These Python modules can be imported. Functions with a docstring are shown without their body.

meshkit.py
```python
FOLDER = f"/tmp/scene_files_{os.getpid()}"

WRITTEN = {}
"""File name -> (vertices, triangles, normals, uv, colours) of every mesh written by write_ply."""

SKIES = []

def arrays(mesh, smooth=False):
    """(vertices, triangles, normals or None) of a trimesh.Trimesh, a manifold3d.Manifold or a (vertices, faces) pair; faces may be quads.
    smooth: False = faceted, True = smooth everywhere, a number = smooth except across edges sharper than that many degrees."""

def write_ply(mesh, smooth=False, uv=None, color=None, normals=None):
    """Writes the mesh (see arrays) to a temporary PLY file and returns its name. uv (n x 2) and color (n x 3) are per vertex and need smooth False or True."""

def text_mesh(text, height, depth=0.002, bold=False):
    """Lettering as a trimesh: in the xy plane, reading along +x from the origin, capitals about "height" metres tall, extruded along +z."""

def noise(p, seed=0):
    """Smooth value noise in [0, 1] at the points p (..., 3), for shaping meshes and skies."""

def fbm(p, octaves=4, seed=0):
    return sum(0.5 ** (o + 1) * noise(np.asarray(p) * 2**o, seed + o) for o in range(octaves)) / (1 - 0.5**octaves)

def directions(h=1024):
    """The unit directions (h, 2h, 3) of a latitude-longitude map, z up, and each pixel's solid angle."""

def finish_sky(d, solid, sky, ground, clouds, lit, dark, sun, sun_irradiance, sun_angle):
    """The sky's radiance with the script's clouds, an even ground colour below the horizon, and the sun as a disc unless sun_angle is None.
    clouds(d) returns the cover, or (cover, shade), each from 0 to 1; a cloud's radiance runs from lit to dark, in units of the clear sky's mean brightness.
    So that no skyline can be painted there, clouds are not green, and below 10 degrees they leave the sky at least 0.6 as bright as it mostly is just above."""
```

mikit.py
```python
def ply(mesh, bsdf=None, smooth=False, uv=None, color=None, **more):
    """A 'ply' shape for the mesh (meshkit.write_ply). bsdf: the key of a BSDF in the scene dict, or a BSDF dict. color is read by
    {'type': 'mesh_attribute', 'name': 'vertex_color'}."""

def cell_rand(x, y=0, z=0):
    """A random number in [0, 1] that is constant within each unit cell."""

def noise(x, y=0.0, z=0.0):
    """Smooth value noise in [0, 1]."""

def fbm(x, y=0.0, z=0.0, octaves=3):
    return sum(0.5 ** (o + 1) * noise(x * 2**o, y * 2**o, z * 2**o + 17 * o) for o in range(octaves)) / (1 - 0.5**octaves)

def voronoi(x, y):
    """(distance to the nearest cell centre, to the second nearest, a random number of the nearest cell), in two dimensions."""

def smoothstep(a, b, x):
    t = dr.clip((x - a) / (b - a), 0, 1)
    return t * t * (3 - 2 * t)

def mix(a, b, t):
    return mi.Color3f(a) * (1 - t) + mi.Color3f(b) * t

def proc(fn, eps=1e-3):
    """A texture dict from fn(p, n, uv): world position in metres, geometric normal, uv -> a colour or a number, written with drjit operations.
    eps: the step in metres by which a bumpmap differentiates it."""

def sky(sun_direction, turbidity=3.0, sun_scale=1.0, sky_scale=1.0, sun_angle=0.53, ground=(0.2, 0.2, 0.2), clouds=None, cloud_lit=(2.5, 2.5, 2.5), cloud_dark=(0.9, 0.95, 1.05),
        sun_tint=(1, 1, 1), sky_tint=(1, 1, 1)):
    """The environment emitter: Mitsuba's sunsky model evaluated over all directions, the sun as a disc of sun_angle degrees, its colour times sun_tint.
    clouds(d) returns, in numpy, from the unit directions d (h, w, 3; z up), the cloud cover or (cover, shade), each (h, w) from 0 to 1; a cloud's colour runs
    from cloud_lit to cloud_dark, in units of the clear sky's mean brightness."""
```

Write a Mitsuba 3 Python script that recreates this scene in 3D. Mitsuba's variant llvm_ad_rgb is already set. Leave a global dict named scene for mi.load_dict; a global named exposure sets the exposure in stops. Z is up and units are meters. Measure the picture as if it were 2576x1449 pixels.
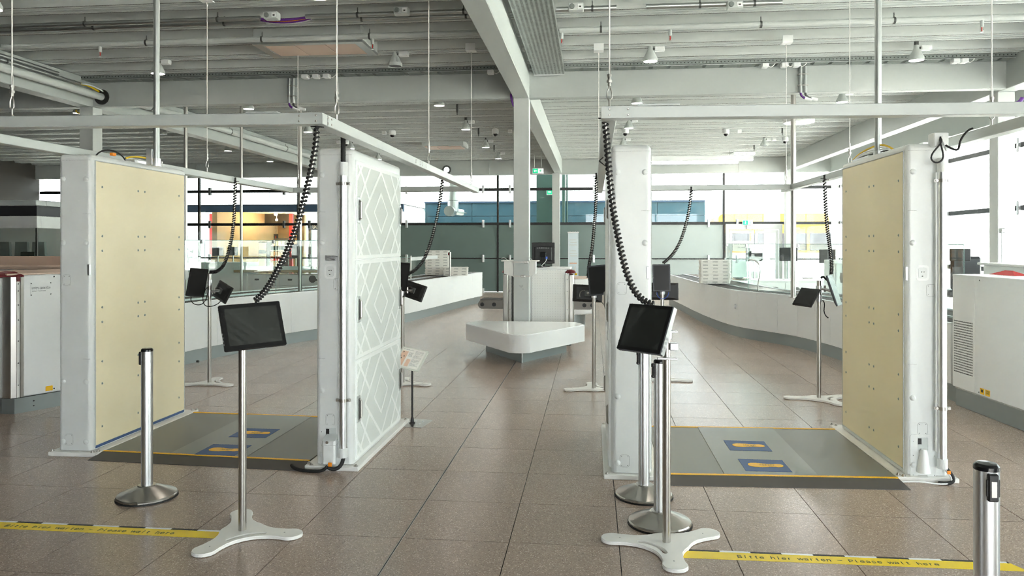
import math, random, numpy as np, trimesh, mitsuba as mi, drjit as dr, mikit, meshkit
import manifold3d as m3
from shapely.geometry import Polygon, Point, LineString, box as sbox, MultiPoint
from shapely.ops import unary_union
from shapely import affinity
random.seed(7); np.random.seed(7)
T = mi.ScalarTransform4f
scene, labels = {}, {}

# ------------------------------------------------------------------ camera, sky, exposure
F, CX, HY, CAMH = 1900.0, 1288.0, 611.0, 1.7          # focal length (px of 2576), principal column, horizon row, eye height
YAW = math.atan2(202.0, F)
CS, SN = math.cos(YAW), math.sin(YAW)
scene['camera'] = {'type': 'perspective', 'fov': 2 * math.degrees(math.atan(1288 / F)), 'fov_axis': 'x',
                   'principal_point_offset_x': 0.0, 'principal_point_offset_y': (724.5 - HY) / 1449.0,
                   'near_clip': 0.05, 'far_clip': 2000.0,
                   'to_world': T().look_at(origin=[0, 0, CAMH], target=[-SN, CS, CAMH], up=[0, 0, 1])}
def overcast(d):
    n = meshkit.fbm(d * 3.0, 4, 3)
    return 0.80 + 0.2 * n, 0.35 * n
scene['sky'] = mikit.sky((-0.36, 0.0, 0.93), turbidity=4.0, sun_scale=0.75, sun_angle=4.0, sun_tint=(.88, .99, 1.08), sky_scale=1.0, ground=(0.55, 0.55, 0.53),
                         clouds=overcast, cloud_lit=(1.75, 1.85, 1.85), cloud_dark=(1.2, 1.3, 1.35), sky_tint=(1, 1, 1))
exposure = 4.8

# ------------------------------------------------------------------ from the photograph's measures to points of the hall
def ray(px, py):
    u, v = (px - CX) / F, (HY - py) / F
    return np.array([-SN + u * CS, CS + u * SN, v])
def on_z(px, py, z=0.0):
    r = ray(px, py); t = (z - CAMH) / r[2]; return np.array([t * r[0], t * r[1], z])
def on_y(px, py, y):
    r = ray(px, py); t = y / r[1]; return np.array([t * r[0], y, CAMH + t * r[2]])
def on_x(px, py, x):
    r = ray(px, py); t = x / r[0]; return np.array([x, t * r[1], CAMH + t * r[2]])

# ------------------------------------------------------------------ mesh helpers
def J(*ms): return trimesh.util.concatenate([m for m in ms if m is not None])
def box(x0, x1, y0, y1, z0, z1):
    b = trimesh.creation.box((abs(x1 - x0), abs(y1 - y0), abs(z1 - z0)))
    b.apply_translation(((x0 + x1) / 2, (y0 + y1) / 2, (z0 + z1) / 2)); return b
def cbox(x0, x1, y0, y1, z0, z1, c=0.006):
    pts = []
    for sx in (0, 1):
        for sy in (0, 1):
            for sz in (0, 1):
                p = np.array([(x0, x1)[sx], (y0, y1)[sy], (z0, z1)[sz]], float)
                s = np.array([1 - 2 * sx, 1 - 2 * sy, 1 - 2 * sz]) * c
                for k in range(3):
                    q = p + s; q[k] -= s[k]; pts.append(q)
    return trimesh.convex.convex_hull(np.array(pts))
def frm(o, x, y, z):
    m = np.eye(4); m[:3, 0], m[:3, 1], m[:3, 2], m[:3, 3] = x, y, z, o; return m
def xf(m, M):
    m = m.copy(); m.apply_transform(M); return m
def rotz(a, o=(0, 0, 0)):
    return frm(o, [math.cos(a), math.sin(a), 0], [-math.sin(a), math.cos(a), 0], [0, 0, 1])
def euler(o, yaw=0, pitch=0, roll=0):
    M = trimesh.transformations.euler_matrix(pitch, roll, yaw, 'sxyz')
    M = trimesh.transformations.rotation_matrix(yaw, [0, 0, 1]) @ trimesh.transformations.rotation_matrix(pitch, [1, 0, 0]) @ trimesh.transformations.rotation_matrix(roll, [0, 1, 0])
    M[:3, 3] = o; return M
def cyl(a, b, r, n=20, r2=None):
    a, b = np.asarray(a, float), np.asarray(b, float); r2 = r if r2 is None else r2
    d = b - a; L = np.linalg.norm(d); d /= L
    x = np.cross(d, [0, 0, 1] if abs(d[2]) < .9 else [1, 0, 0]); x /= np.linalg.norm(x); y = np.cross(d, x)
    t = np.arange(n) * 2 * np.pi / n
    ring = np.cos(t)[:, None] * x + np.sin(t)[:, None] * y
    v = np.vstack([a + ring * r, b + ring * r2, [a], [b]]); i = np.arange(n); j = (i + 1) % n
    f = np.vstack([np.stack([i, j, j + n], 1), np.stack([i, j + n, i + n], 1), np.stack([j, i, i * 0 + 2 * n], 1), np.stack([i + n, j + n, i * 0 + 2 * n + 1], 1)])
    m = trimesh.Trimesh(v, f, process=False)
    return m
def tube(pts, r, n=8, closed=False):
    p = np.asarray(pts, float); N = len(p)
    t = np.gradient(p, axis=0); t /= np.linalg.norm(t, axis=1, keepdims=True) + 1e-12
    nrm = np.zeros_like(p); u = np.cross(t[0], [0, 0, 1] if abs(t[0][2]) < .9 else [1, 0, 0]); u /= np.linalg.norm(u)
    for i in range(N):
        u = u - t[i] * (u @ t[i]); u /= np.linalg.norm(u) + 1e-12; nrm[i] = u
    bn = np.cross(t, nrm); a = np.arange(n) * 2 * np.pi / n
    rr = np.broadcast_to(r, (N,))
    v = (p[:, None] + rr[:, None, None] * (np.cos(a)[None, :, None] * nrm[:, None] + np.sin(a)[None, :, None] * bn[:, None])).reshape(-1, 3)
    i, k = np.meshgrid(np.arange(N - 1), np.arange(n), indexing='ij'); k2 = (k + 1) % n
    q = np.stack([i * n + k, i * n + k2, (i + 1) * n + k2, (i + 1) * n + k], -1).reshape(-1, 4)
    f = np.vstack([q[:, [0, 1, 2]], q[:, [0, 2, 3]]])
    c0, c1 = len(v), len(v) + 1; v = np.vstack([v, p[:1], p[-1:]]); k = np.arange(n); k2 = (k + 1) % n
    f = np.vstack([f, np.stack([k2, k, k * 0 + c0], 1), np.stack([(N - 1) * n + k, (N - 1) * n + k2, k * 0 + c1], 1)])
    return trimesh.Trimesh(v, f, process=False)
def spline(pts, n=60):
    from scipy.interpolate import CubicSpline
    p = np.asarray(pts, float)
    d = np.r_[0, np.cumsum(np.linalg.norm(np.diff(p, axis=0), axis=1))]
    return CubicSpline(d, p)(np.linspace(0, d[-1], n))
def helix(pts, R, pitch0, pitch1, r, seg=10, n=5):
    c = spline(pts, 240); t = np.gradient(c, axis=0); t /= np.linalg.norm(t, axis=1, keepdims=True)
    d = np.r_[0, np.cumsum(np.linalg.norm(np.diff(c, axis=0), axis=1))]; L = d[-1]
    s, ph, S, P = 0.0, 0.0, [], []
    while s < L:
        S.append(s); P.append(ph); k = s / L; ds = (pitch0 * (1 - k) + pitch1 * k) / seg; s += ds; ph += 2 * np.pi / seg
    S, P = np.array(S), np.array(P)
    C = np.stack([np.interp(S, d, c[:, k]) for k in range(3)], 1); D = np.stack([np.interp(S, d, t[:, k]) for k in range(3)], 1)
    U = np.cross(D, [0.3, 1, 0.05]); U /= np.linalg.norm(U, axis=1, keepdims=True); V = np.cross(D, U)
    return tube(C + R * (np.cos(P)[:, None] * U + np.sin(P)[:, None] * V), r, n)
def lathe(prof, n=32, o=(0, 0, 0)):
    m = trimesh.creation.revolve(np.array(prof, float), sections=n); m.apply_translation(o); return m
def ext(poly, h, z0=0.0):
    gs = [g for g in getattr(poly, 'geoms', [poly]) if g.area > 1e-10]
    m = J(*[trimesh.creation.extrude_polygon(g, h, engine='earcut') for g in gs]); m.apply_translation((0, 0, z0)); return m
XZ = np.array([[1, 0, 0, 0], [0, 0, -1, 0], [0, 1, 0, 0], [0, 0, 0, 1.0]])        # polygon (x,z) extruded towards -y
def ext_xz(poly, y0, y1): m = ext(poly, abs(y1 - y0)); m.apply_transform(XZ); m.apply_translation((0, max(y0, y1), 0)); return m
YZ = np.array([[0, 0, 1, 0], [1, 0, 0, 0], [0, 1, 0, 0], [0, 0, 0, 1.0]])        # polygon (y,z) extruded towards +x
def ext_yz(poly, x0, x1): m = ext(poly, abs(x1 - x0)); m.apply_transform(YZ); m.apply_translation((min(x0, x1), 0, 0)); return m
def rrect(x0, x1, y0, y1, r, q=5): return sbox(x0 + r, y0 + r, x1 - r, y1 - r).buffer(r, quad_segs=q)
def hull(pts): return trimesh.convex.convex_hull(np.asarray(pts, float))
def text(s, h, M, depth=0.001, bold=False, width=None):
    t = meshkit.text_mesh(s, h, depth, bold)
    if width: t.apply_scale((width / t.extents[0], 1, 1))
    return xf(t, M)
def ring_pts(c, r, ax, ay, n=24):
    a = np.arange(n) * 2 * np.pi / n; return np.asarray(c) + r * (np.cos(a)[:, None] * np.asarray(ax) + np.sin(a)[:, None] * np.asarray(ay))

# ------------------------------------------------------------------ the scene's bookkeeping
used = {}
APART = set('screw bolt roller leg plate_screw base_screw plinth_screw pole_clamp foot touch_button side_button button plug vent picture_dot knob bag_hook socket plate_bolt core_bolt arrow belt_cassette'.split())
ONE = 'one piece'
def outward(m):                                         # every closed piece faces outwards
    if m.volume < 0 and m.body_count == 1: m = m.copy(); m.invert()
    return m
def key_for(name):
    n = used.get(name, -1) + 1; used[name] = n
    return name if n == 0 else f'{name}_{n:03d}'
def thing(name, label, cat, group=None):
    k = key_for(name); labels[k] = {'label': label, 'category': cat}
    if group: labels[k]['group'] = group
    return k
def part(parent, name, mesh, bsdf, smooth=False, label=None, kind=None, **kw):
    if isinstance(mesh, trimesh.Trimesh): mesh = outward(mesh)
    if name in APART and isinstance(mesh, trimesh.Trimesh) and not kind:
        ps = mesh.split(only_watertight=False)
        if len(ps) > 1: return [part(parent, name + '', outward(q), bsdf, smooth, label, ONE, **kw) for q in ps][0]
    if kind == ONE: kind = None
    k = key_for(parent + '__' + name); scene[k] = mikit.ply(mesh, bsdf, smooth, **kw)
    if label or kind: labels[k] = {a: b for a, b in (('label', label), ('kind', kind)) if b}
    return k
def single(name, label, cat, mesh, bsdf, smooth=False, group=None, **kw):
    k = thing(name, label, cat, group); scene[k] = mikit.ply(mesh, bsdf, smooth, **kw); return k
def struct(name, mesh, bsdf, smooth=False, label=None, **kw):
    k = key_for(name); labels[k] = {'kind': 'structure', **({'label': label} if label else {})}
    if mesh is not None: scene[k] = mikit.ply(mesh, bsdf, smooth, **kw)
    return k
def emit(k, rgb): scene[k]['emitter'] = {'type': 'area', 'radiance': {'type': 'rgb', 'value': list(rgb)}}

# ------------------------------------------------------------------ materials
def rgb(r, g, b): return {'type': 'rgb', 'value': [r, g, b]}
def mat(name, col, rough=0.5, spec=0.5, metal=0.0, bump=None, **kw):
    c = rgb(*col) if isinstance(col, tuple) else col
    d = {'type': 'principled', 'base_color': c, 'roughness': rough, 'specular': spec, 'metallic': metal, **kw}
    if bump: d = {'type': 'bumpmap', 'arbitrary': bump[0], 'scale': bump[1], 'bsdf': d}
    scene[name] = {'type': 'twosided', 'bsdf': d}; return name
sm, nz, mix = mikit.smoothstep, mikit.noise, mikit.mix
def tile_tex(p, n, uv):
    a, b, w = mikit.voronoi(p.x / 0.010, p.y / 0.010)
    a2, b2, w2 = mikit.voronoi(p.x / 0.006 + 7, p.y / 0.006)
    c = mix((.29, .215, .170), (.385, .300, .247), w2)
    c = mix(c, (.54, .45, .385), dr.select(w > 0.82, sm(.42, .30, a), 0.0))
    c = mix(c, (.22, .165, .135), dr.select(w < 0.08, sm(.42, .30, a), 0.0))
    t = mikit.cell_rand((p.x - 0.15) / 0.62, (p.y - 4.26) / 0.645)
    k = nz(p.x * .35, p.y * .35) * .12 + .92
    return c * (k * (.95 + .10 * t))
mat('tile', mikit.proc(tile_tex), .25, .5)
mat('carpet', (.05, .045, .04), .9)
mat('grout', (.05, .045, .04), .8)
mat('deck', (.52, .545, .525), .55, .4)
mat('deck_gap_shade', (.17, .175, .165), .7)
mat('beam', (.41, .435, .42), .5, .4)
mat('white', (.80, .81, .80), .32, .5)
mat('white_gloss', (.88, .885, .88), .12, .55)
mat('white_warm', (.78, .77, .74), .4)
mat('cabinet', (.70, .715, .705), .30, .5)
def cream_tex(p, n, uv):
    return mix((.79, .695, .475), (.84, .75, .535), mikit.fbm(p.y * 3.1, p.z * 3.1, p.x, 3))
mat('cream', mikit.proc(cream_tex), .42, .4)
mat('fabric', (.66, .69, .665), .75, .2)
mat('lattice', (.84, .86, .84), .5, .4)
mat('seam', (.45, .46, .45), .6)
mat('black', (.012, .012, .012), .45)
mat('rubber', (.02, .02, .02), .6, .3)
mat('screen', (.010, .012, .012), .02, 1.0)
mat('screen_matte', (.012, .012, .013), .30, .3)
mat('bezel', (.007, .007, .008), .12, .35)
mat('monitor_grey', (.045, .05, .06), .35)
mat('conveyor_frame', (.20, .185, .165), .4, .5, .4)
mat('column_paint', (.50, .52, .505), .5, .4)
mat('steel', (.52, .50, .47), .27, .5, 1.0)
mat('alu', (.74, .75, .76), .34, .5, 1.0)
mat('galv', (.52, .54, .53), .42, .5, 1.0)
mat('rail', (.46, .485, .47), .34, .5, .1)
mat('dark_metal', (.10, .105, .10), .45, .5, .6)
mat('frame_black', (.014, .015, .015), .35)
mat('frosted', (.145, .20, .185), .22, .45)
mat('wood', (.50, .33, .18), .5)
mat('pink_wood', (.62, .47, .38), .45)
mat('yellow', (.86, .62, .012), .4)
mat('yellow_stripe', (.80, .44, .01), .45)
mat('orange', (.80, .25, .01), .5)
mat('amber_sticker', (.85, .50, .01), .4)
mat('blue_pad', (.035, .085, .22), .5)
mat('red_dark', (.13, .008, .012), .3)
mat('red', (.55, .02, .02), .4)
mat('blue', (.02, .08, .45), .4)
mat('purple', (.13, .03, .26), .5)
mat('violet_cable', (.11, .025, .22), .45)
mat('yellow_cable', (.75, .50, .02), .45)
mat('plate_grey', (.20, .205, .185), .42, .45)
def pad_bump(p, n, uv):
    x, y = p.x / .045, p.y / .045
    k = dr.floor(y); fx = x + .5 * (k - 2 * dr.floor(k / 2)); fx = fx - dr.floor(fx); fy = y - k
    return sm(.06, .16, fx) * sm(.94, .84, fx) * sm(.06, .16, fy) * sm(.94, .84, fy)
mat('pad', (.24, .25, .225), .30, .5, bump=(mikit.proc(pad_bump), .004))
mat('ramp', (.085, .078, .072), .6)
mat('text_dark', (.03, .03, .03), .6)
mat('text_grey', (.25, .26, .26), .6)
mat('green', (.0, .45, .20), .4)
mat('concrete', (.42, .43, .42), .8)
mat('apron', (.62, .62, .61), .9)
mat('facade_white', (.35, .365, .36), .5)
mat('facade_pale', (.70, .74, .73), .6)
mat('far_blue', (.045, .105, .14), .35)
mat('far_blue_dark', (.045, .08, .135), .5)
mat('far_green', (.05, .10, .085), .35)
mat('shop_wall', (.42, .29, .15), .6)
mat('dark_brown', (.045, .04, .035), .6)
mat('shop_dark', (.03, .03, .035), .4)
mat('bus_yellow', (.50, .20, .012), .4)
mat('tray', (.78, .77, .72), .5)
mat('conveyor', (.055, .05, .046), .6)
mat('roller', (.16, .15, .14), .35, .5, .6)
mat('kick', (.30, .335, .33), .32, .5, .6)
mat('sign_paper', (.86, .84, .78), .5)
mat('salmon', (.75, .53, .40), .6)
mat('acrylic', (.66, .67, .60), .25, .5)
mat('counter_grey', (.55, .58, .57), .4)
def perf_tex(p, n, uv):
    x, y = p.x / .0545, p.y / .032
    fx, fy = x - dr.floor(x), y - dr.floor(y)
    hole = sm(.30, .24, dr.abs(fx - .5)) * sm(.30, .22, dr.abs(fy - .5))
    g = mikit.fbm(p.x * 14, p.y * 14, 0, 2)
    return mix(mix((.33, .37, .355), (.47, .51, .49), g), (.05, .055, .05), hole)
mat('perforated', mikit.proc(perf_tex), .38, .5, .5)
mat('tray_dark', (.24, .265, .25), .45, .5, .4)
mat('side_grey', (.20, .21, .215), .25, .5, .4)
mat('tray_slot', (.46, .46, .43), .6)
def dimple(p, n, uv):
    x, z = p.x / .042, p.z / .042
    fx, fz = x - dr.floor(x) - .5, z - dr.floor(z) - .5
    return mix((.80, .80, .77), (.55, .55, .53), sm(.16, .08, dr.sqrt(fx * fx + fz * fz)))
mat('dimpled', mikit.proc(dimple), .4)
scene['glass'] = {'type': 'thindielectric', 'int_ior': 1.5}
def tinted(name, c):
    scene[name] = {'type': 'thindielectric', 'int_ior': 1.5, 'specular_transmittance': rgb(*c)}; return name
tinted('glass_green', (.80, .90, .87)); tinted('glass_clear', (.93, .97, .95)); tinted('glass_far', (.85, .91, .89))
mat('lamp_face', (.9, .88, .85), .4)

# ================================================================== THE SETTING
XL, XR, YN, YF, ZC = -20.0, 7.95, -7.0, 25.5, 4.50       # left wall, glass front, rear, far glass wall, underside of the deck ribs
TX, TY = 0.62, 0.645
fl_ = struct('floor', box(XL, XR + .1, YN, YF + .2, -0.20, -0.006), 'grout')
tile_ply = mikit.ply(box(.0024, TX - .0024, .0024, TY - .0024, -.012, 0), 'tile')
cells, rest = [], []
for i in range(-32, 13):
    for j in range(-17, 33):
        x, y = 0.15 + i * TX, 4.26 + j * TY
        d = -SN * (x + TX / 2) + CS * (y + TY / 2); r = CS * (x + TX / 2) + SN * (y + TY / 2)
        if x + TX > XR or x < -9.6: continue
        if d > 1.0:
            px, py = CX + F * r / d, HY + F * CAMH / d
            if -300 < px < 2876 and py < 1750:
                cells.append((1 / d ** 3, x, y)); continue
        rest.append((x, y))
cells.sort(reverse=True)
for a, x, y in cells[:292]:
    k = key_for('floor__tile'); scene[k] = {**tile_ply, 'to_world': T().translate([x, y, 0])}
rest += [(x, y) for a, x, y in cells[292:]]
q = np.array([[.0015, .0015, 0], [TX - .0015, .0015, 0], [TX - .0015, TY - .0015, 0], [.0015, TY - .0015, 0]])
V = (np.array([[x, y, 0] for x, y in rest])[:, None] + q[None]).reshape(-1, 3)
Fq = (np.arange(len(rest)) * 4)[:, None] + np.arange(4)[None]
part('floor', 'tile_field', (V, Fq), 'tile', kind='stuff')
part('floor', 'carpet', box(XL, -9.50, YN, YF, -.006, 0), 'carpet', label='added dark floor area that cuts bounced light in the left hall')  # invented dark floor area, added to absorb light bouncing to the ceiling
part('floor', 'expansion_joint', J(box(-1.0945, -1.0915, YN, YF, -.004, .0012), box(-1.0865, -1.0835, YN, YF, -.004, .0012)), 'galv')

# profiled roof deck: ribs run across the hall, one every 0.80 m
prof = []
y = YN - .4
k0 = 10.08 - 0.80 * math.ceil((10.08 - y) / 0.80)
ys = np.arange(k0, YF + .8, 0.80)
for c in ys:
    for dy, dz in ((-.235, .175), (-.205, .165), (-.165, .03), (-.15, 0), (-.075, 0), (-.07, .045), (-.03, .045), (-.025, 0), (.02, 0), (.025, .045), (.065, .045), (.07, 0), (.15, 0), (.165, .03), (.205, .165), (.235, .175)):
        prof.append((c + dy, ZC + dz))
prof = [(ys[0] - .4, ZC + .175)] + prof + [(ys[-1] + .4, ZC + .175), (ys[-1] + .4, ZC + .45), (ys[0] - .4, ZC + .45)]
struct('ceiling', ext_yz(Polygon(prof), XL - .2, XR + .5), 'deck', label='grey profiled metal roof deck with ribs running across the hall')

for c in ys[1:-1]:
    for dy in (-.142, .128): part('ceiling', 'joint_strip', box(XL, XR, c + dy, c + dy + .016, ZC - .0025, ZC + .002), 'deck_gap_shade')  # flush dark strips painting the shade of gaps along the deck ribs
# steel frame
CXC = (-8.78, -1.26, 6.22)                              # left faces of the three longitudinal beams
for i, x in enumerate(CXC):
    struct('ceiling_beam', cbox(x, x + .25, YN, YF - .1, 4.03, 4.50, .008), 'beam', label='grey steel beam running along the hall ' + ('over the left columns', 'over the central column', 'over the right columns')[i])
struct('ceiling_beam', cbox(XR - .32, XR - .02, YN, YF, 3.98, 4.50, .008), 'beam', label='grey edge beam above the right glass wall')
struct('ceiling_beam', cbox(XL, XR - .3, 12.14, 12.30, 4.035, 4.46, .008), 'beam', label='grey cross beam spanning the hall on the central column')
struct('ceiling_beam', ext_xz(sbox(-20, 4.00, XR, 4.49).difference(Point(*on_y(1123, 427, 25.3)[[0, 2]]).buffer(.135, quad_segs=8)), 25.30, 25.52), 'beam', label='grey fascia beam above the far glass wall')
for x in (-13.9, -10.1, -3.5, 4.75):
    part('ceiling_beam_005', 'joint_strip', box(x, x + .05, 25.27, 25.32, 4.0, 4.48), 'beam')
for i, (x, y) in enumerate(((-8.75, 12.10), (-1.26, 12.08), (6.22, 12.38), (-1.33, 25.15), (6.20, 25.12), (-8.78, 25.12))):
    struct('column', cbox(x, x + .25, y, y + .25, 0, 4.03, .006), 'column_paint', label='grey square steel column ' + ('carrying the left beam', 'between the bench and the central x-ray machine', 'by the right glass wall', 'in front of the far glass wall behind the monitor', 'at the far right corner beside the glass door', 'far left before the shop windows')[i])
part('column_001', 'scuff', J(*[box(-1.16 + a, -1.154 + a, 12.078, 12.0815, b, b + c) for a, b, c in ((0, 1.0, .02), (.02, .98, .035), (.05, .995, .03), (.052, .95, .02))]), 'text_grey')
struct('column', cbox(7.72, 7.92, 25.3, 25.55, 0, 4.0, .006), 'white', label='white corner post where the two glass walls meet')

# far glass wall
struct('wall_far', box(XL, XR, 25.62, 25.66, -.05, .02), 'frame_black', label='far glass wall of framed panes above frosted panels')
MULL = [-17.55, -13.9, -10.25, -6.78, -3.20, .55, 4.318]
ROW = [0.02, 1.17, 2.35, 3.52, 4.00]
scene['frosted_pane'] = {'type': 'principledthin', 'base_color': rgb(.52, .56, .545), 'roughness': .28, 'diff_trans': 1.0, 'spec_trans': 0.0, 'eta': 1.5}
edges = [XL] + MULL + [6.17]
for i, x in enumerate(MULL):
    part('wall_far', 'mullion', box(x - .03, x + .03, 25.50, 25.60, 0, 4.0), 'frame_black')
for z in ROW[1:4]:
    h = .045 if z > 2 else .02
    part('wall_far', 'transom', box(XL, 7.72, 25.52, 25.58, z - h, z + h), 'frame_black')
part('wall_far', 'sill', box(XL, 4.3, 25.46, 25.6, 0, .03), 'alu')
for i in range(len(edges) - 1):
    a, b = edges[i] + .03, edges[i + 1] - .03
    for r in range(4):
        if i == 7 and r < 2: continue
        fr = r < 2 and i >= 4
        part('wall_far', 'frosted_panel' if fr else 'pane', box(a, b, 25.53, 25.54, ROW[r] + .02, ROW[r + 1] - .02) if fr else (np.array([[a, 25.54, ROW[r] + .02], [b, 25.54, ROW[r] + .02], [b, 25.54, ROW[r + 1] - .02], [a, 25.54, ROW[r + 1] - .02]]), [[0, 1, 2, 3]]),
             'frosted' if fr and i < 6 else ('frosted_pane' if fr else 'glass_far'))
for r in range(4):
    part('wall_far', 'pane', (np.array([[6.45, 25.54, ROW[r] + .02], [7.72, 25.54, ROW[r] + .02], [7.72, 25.54, ROW[r + 1] - .02], [6.45, 25.54, ROW[r + 1] - .02]]), [[0, 1, 2, 3]]), 'glass_far')
for x in MULL:
    for dx in (-.50, .42):
        for z in (0.03, 1.17, 2.35, 3.52):
            if x < -6 and z < 1: continue
            part('wall_far', 'glass_clamp', cbox(x + dx - .035, x + dx + .035, 25.44, 25.55, z - .13, z + .13, .008), 'alu' if x > -9 else 'dark_metal')
# glass double door
dr_ = struct('door_1', None, None, label='grey framed glass double door below the green exit sign')
for (a, b) in ((4.36, 4.46), (6.06, 6.16)): part('door_1', 'frame', box(a, b, 25.40, 25.56, 0, 2.32), 'counter_grey')
part('door_1', 'frame', box(4.36, 6.16, 25.40, 25.56, 2.14, 2.32), 'counter_grey')
for (a, b) in ((4.48, 5.27), (5.30, 6.04)):
    lf = key_for('door_1__leaf'); scene[lf] = mikit.ply(J(box(a, a + .09, 25.42, 25.47, .02, 2.12), box(b - .09, b, 25.42, 25.47, .02, 2.12), box(a, b, 25.42, 25.47, .02, .25), box(a, b, 25.42, 25.47, 2.02, 2.12)), 'counter_grey')
    part(lf, 'pane', (np.array([[a + .09, 25.45, .25], [b - .09, 25.45, .25], [b - .09, 25.45, 2.02], [a + .09, 25.45, 2.02]]), [[0, 1, 2, 3]]), 'glass_far')
    part(lf, 'handle', tube([(a + .06 if a > 5 else b - .06, 25.38, .9), (a + .06 if a > 5 else b - .06, 25.38, 1.2)], .012), 'steel')
part('door_1__leaf', 'notice', J(box(4.58, 5.17, 25.425, 25.43, 1.42, 1.76)), 'sign_paper')
part('door_1__leaf', 'lettering', J(text('Kein Durchgang', .062, frm([4.63, 25.424, 1.64], [1, 0, 0], [0, 0, 1], [0, -1, 0])), text('No entry', .05, frm([4.75, 25.424, 1.53], [1, 0, 0], [0, 0, 1], [0, -1, 0]))), 'text_grey')
part('door_1', 'closer', cbox(5.02, 5.42, 25.34, 25.42, 2.15, 2.27, .01), 'alu')

# right glass wall
struct('wall_right', box(XR - .02, XR + .06, YN, YF, -.05, .03), 'frame_black', label='tall glass wall along the right side of the hall')
for z in ROW[1:4]:
    part('wall_right', 'transom', box(XR - .05, XR + .03, YN, YF - .15, z - .045, z + .045), 'frame_black')
yb = np.arange(YF - .1, -2, -3.6)
part('wall_right', 'wall_panel', box(XR - .1, XR + .06, YN, yb[-1] - .02, .03, 4.0), 'beam')  # unseen solid panel added to block daylight beside the camera
for a, b in zip(yb[1:], yb[:-1]):
    part('wall_right', 'mullion', box(XR - .01, XR + .03, a - .015, a + .015, 0, 4.0), 'dark_metal')
    for r in range(4):
        part('wall_right', 'pane', (np.array([[XR, a + .02, ROW[r] + .03], [XR, b - .02, ROW[r] + .03], [XR, b - .02, ROW[r + 1] - .03], [XR, a + .02, ROW[r + 1] - .03]]), [[0, 1, 2, 3]]), 'glass_clear')
    for z in (1.17, 2.35, 3.52):
        for dy in (.35, 3.2): part('wall_right', 'glass_clamp', cbox(XR - .10, XR + .02, a + dy - .035, a + dy + .035, z - .13, z + .13, .008), 'alu')
struct('wall_right_trim', box(XR - .05, XR + .5, YN, YF + .2, 4.0, 5.0), 'beam')
struct('wall_left', box(XL - .3, XL, YN, YF, -.05, 5), 'dark_brown')
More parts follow.
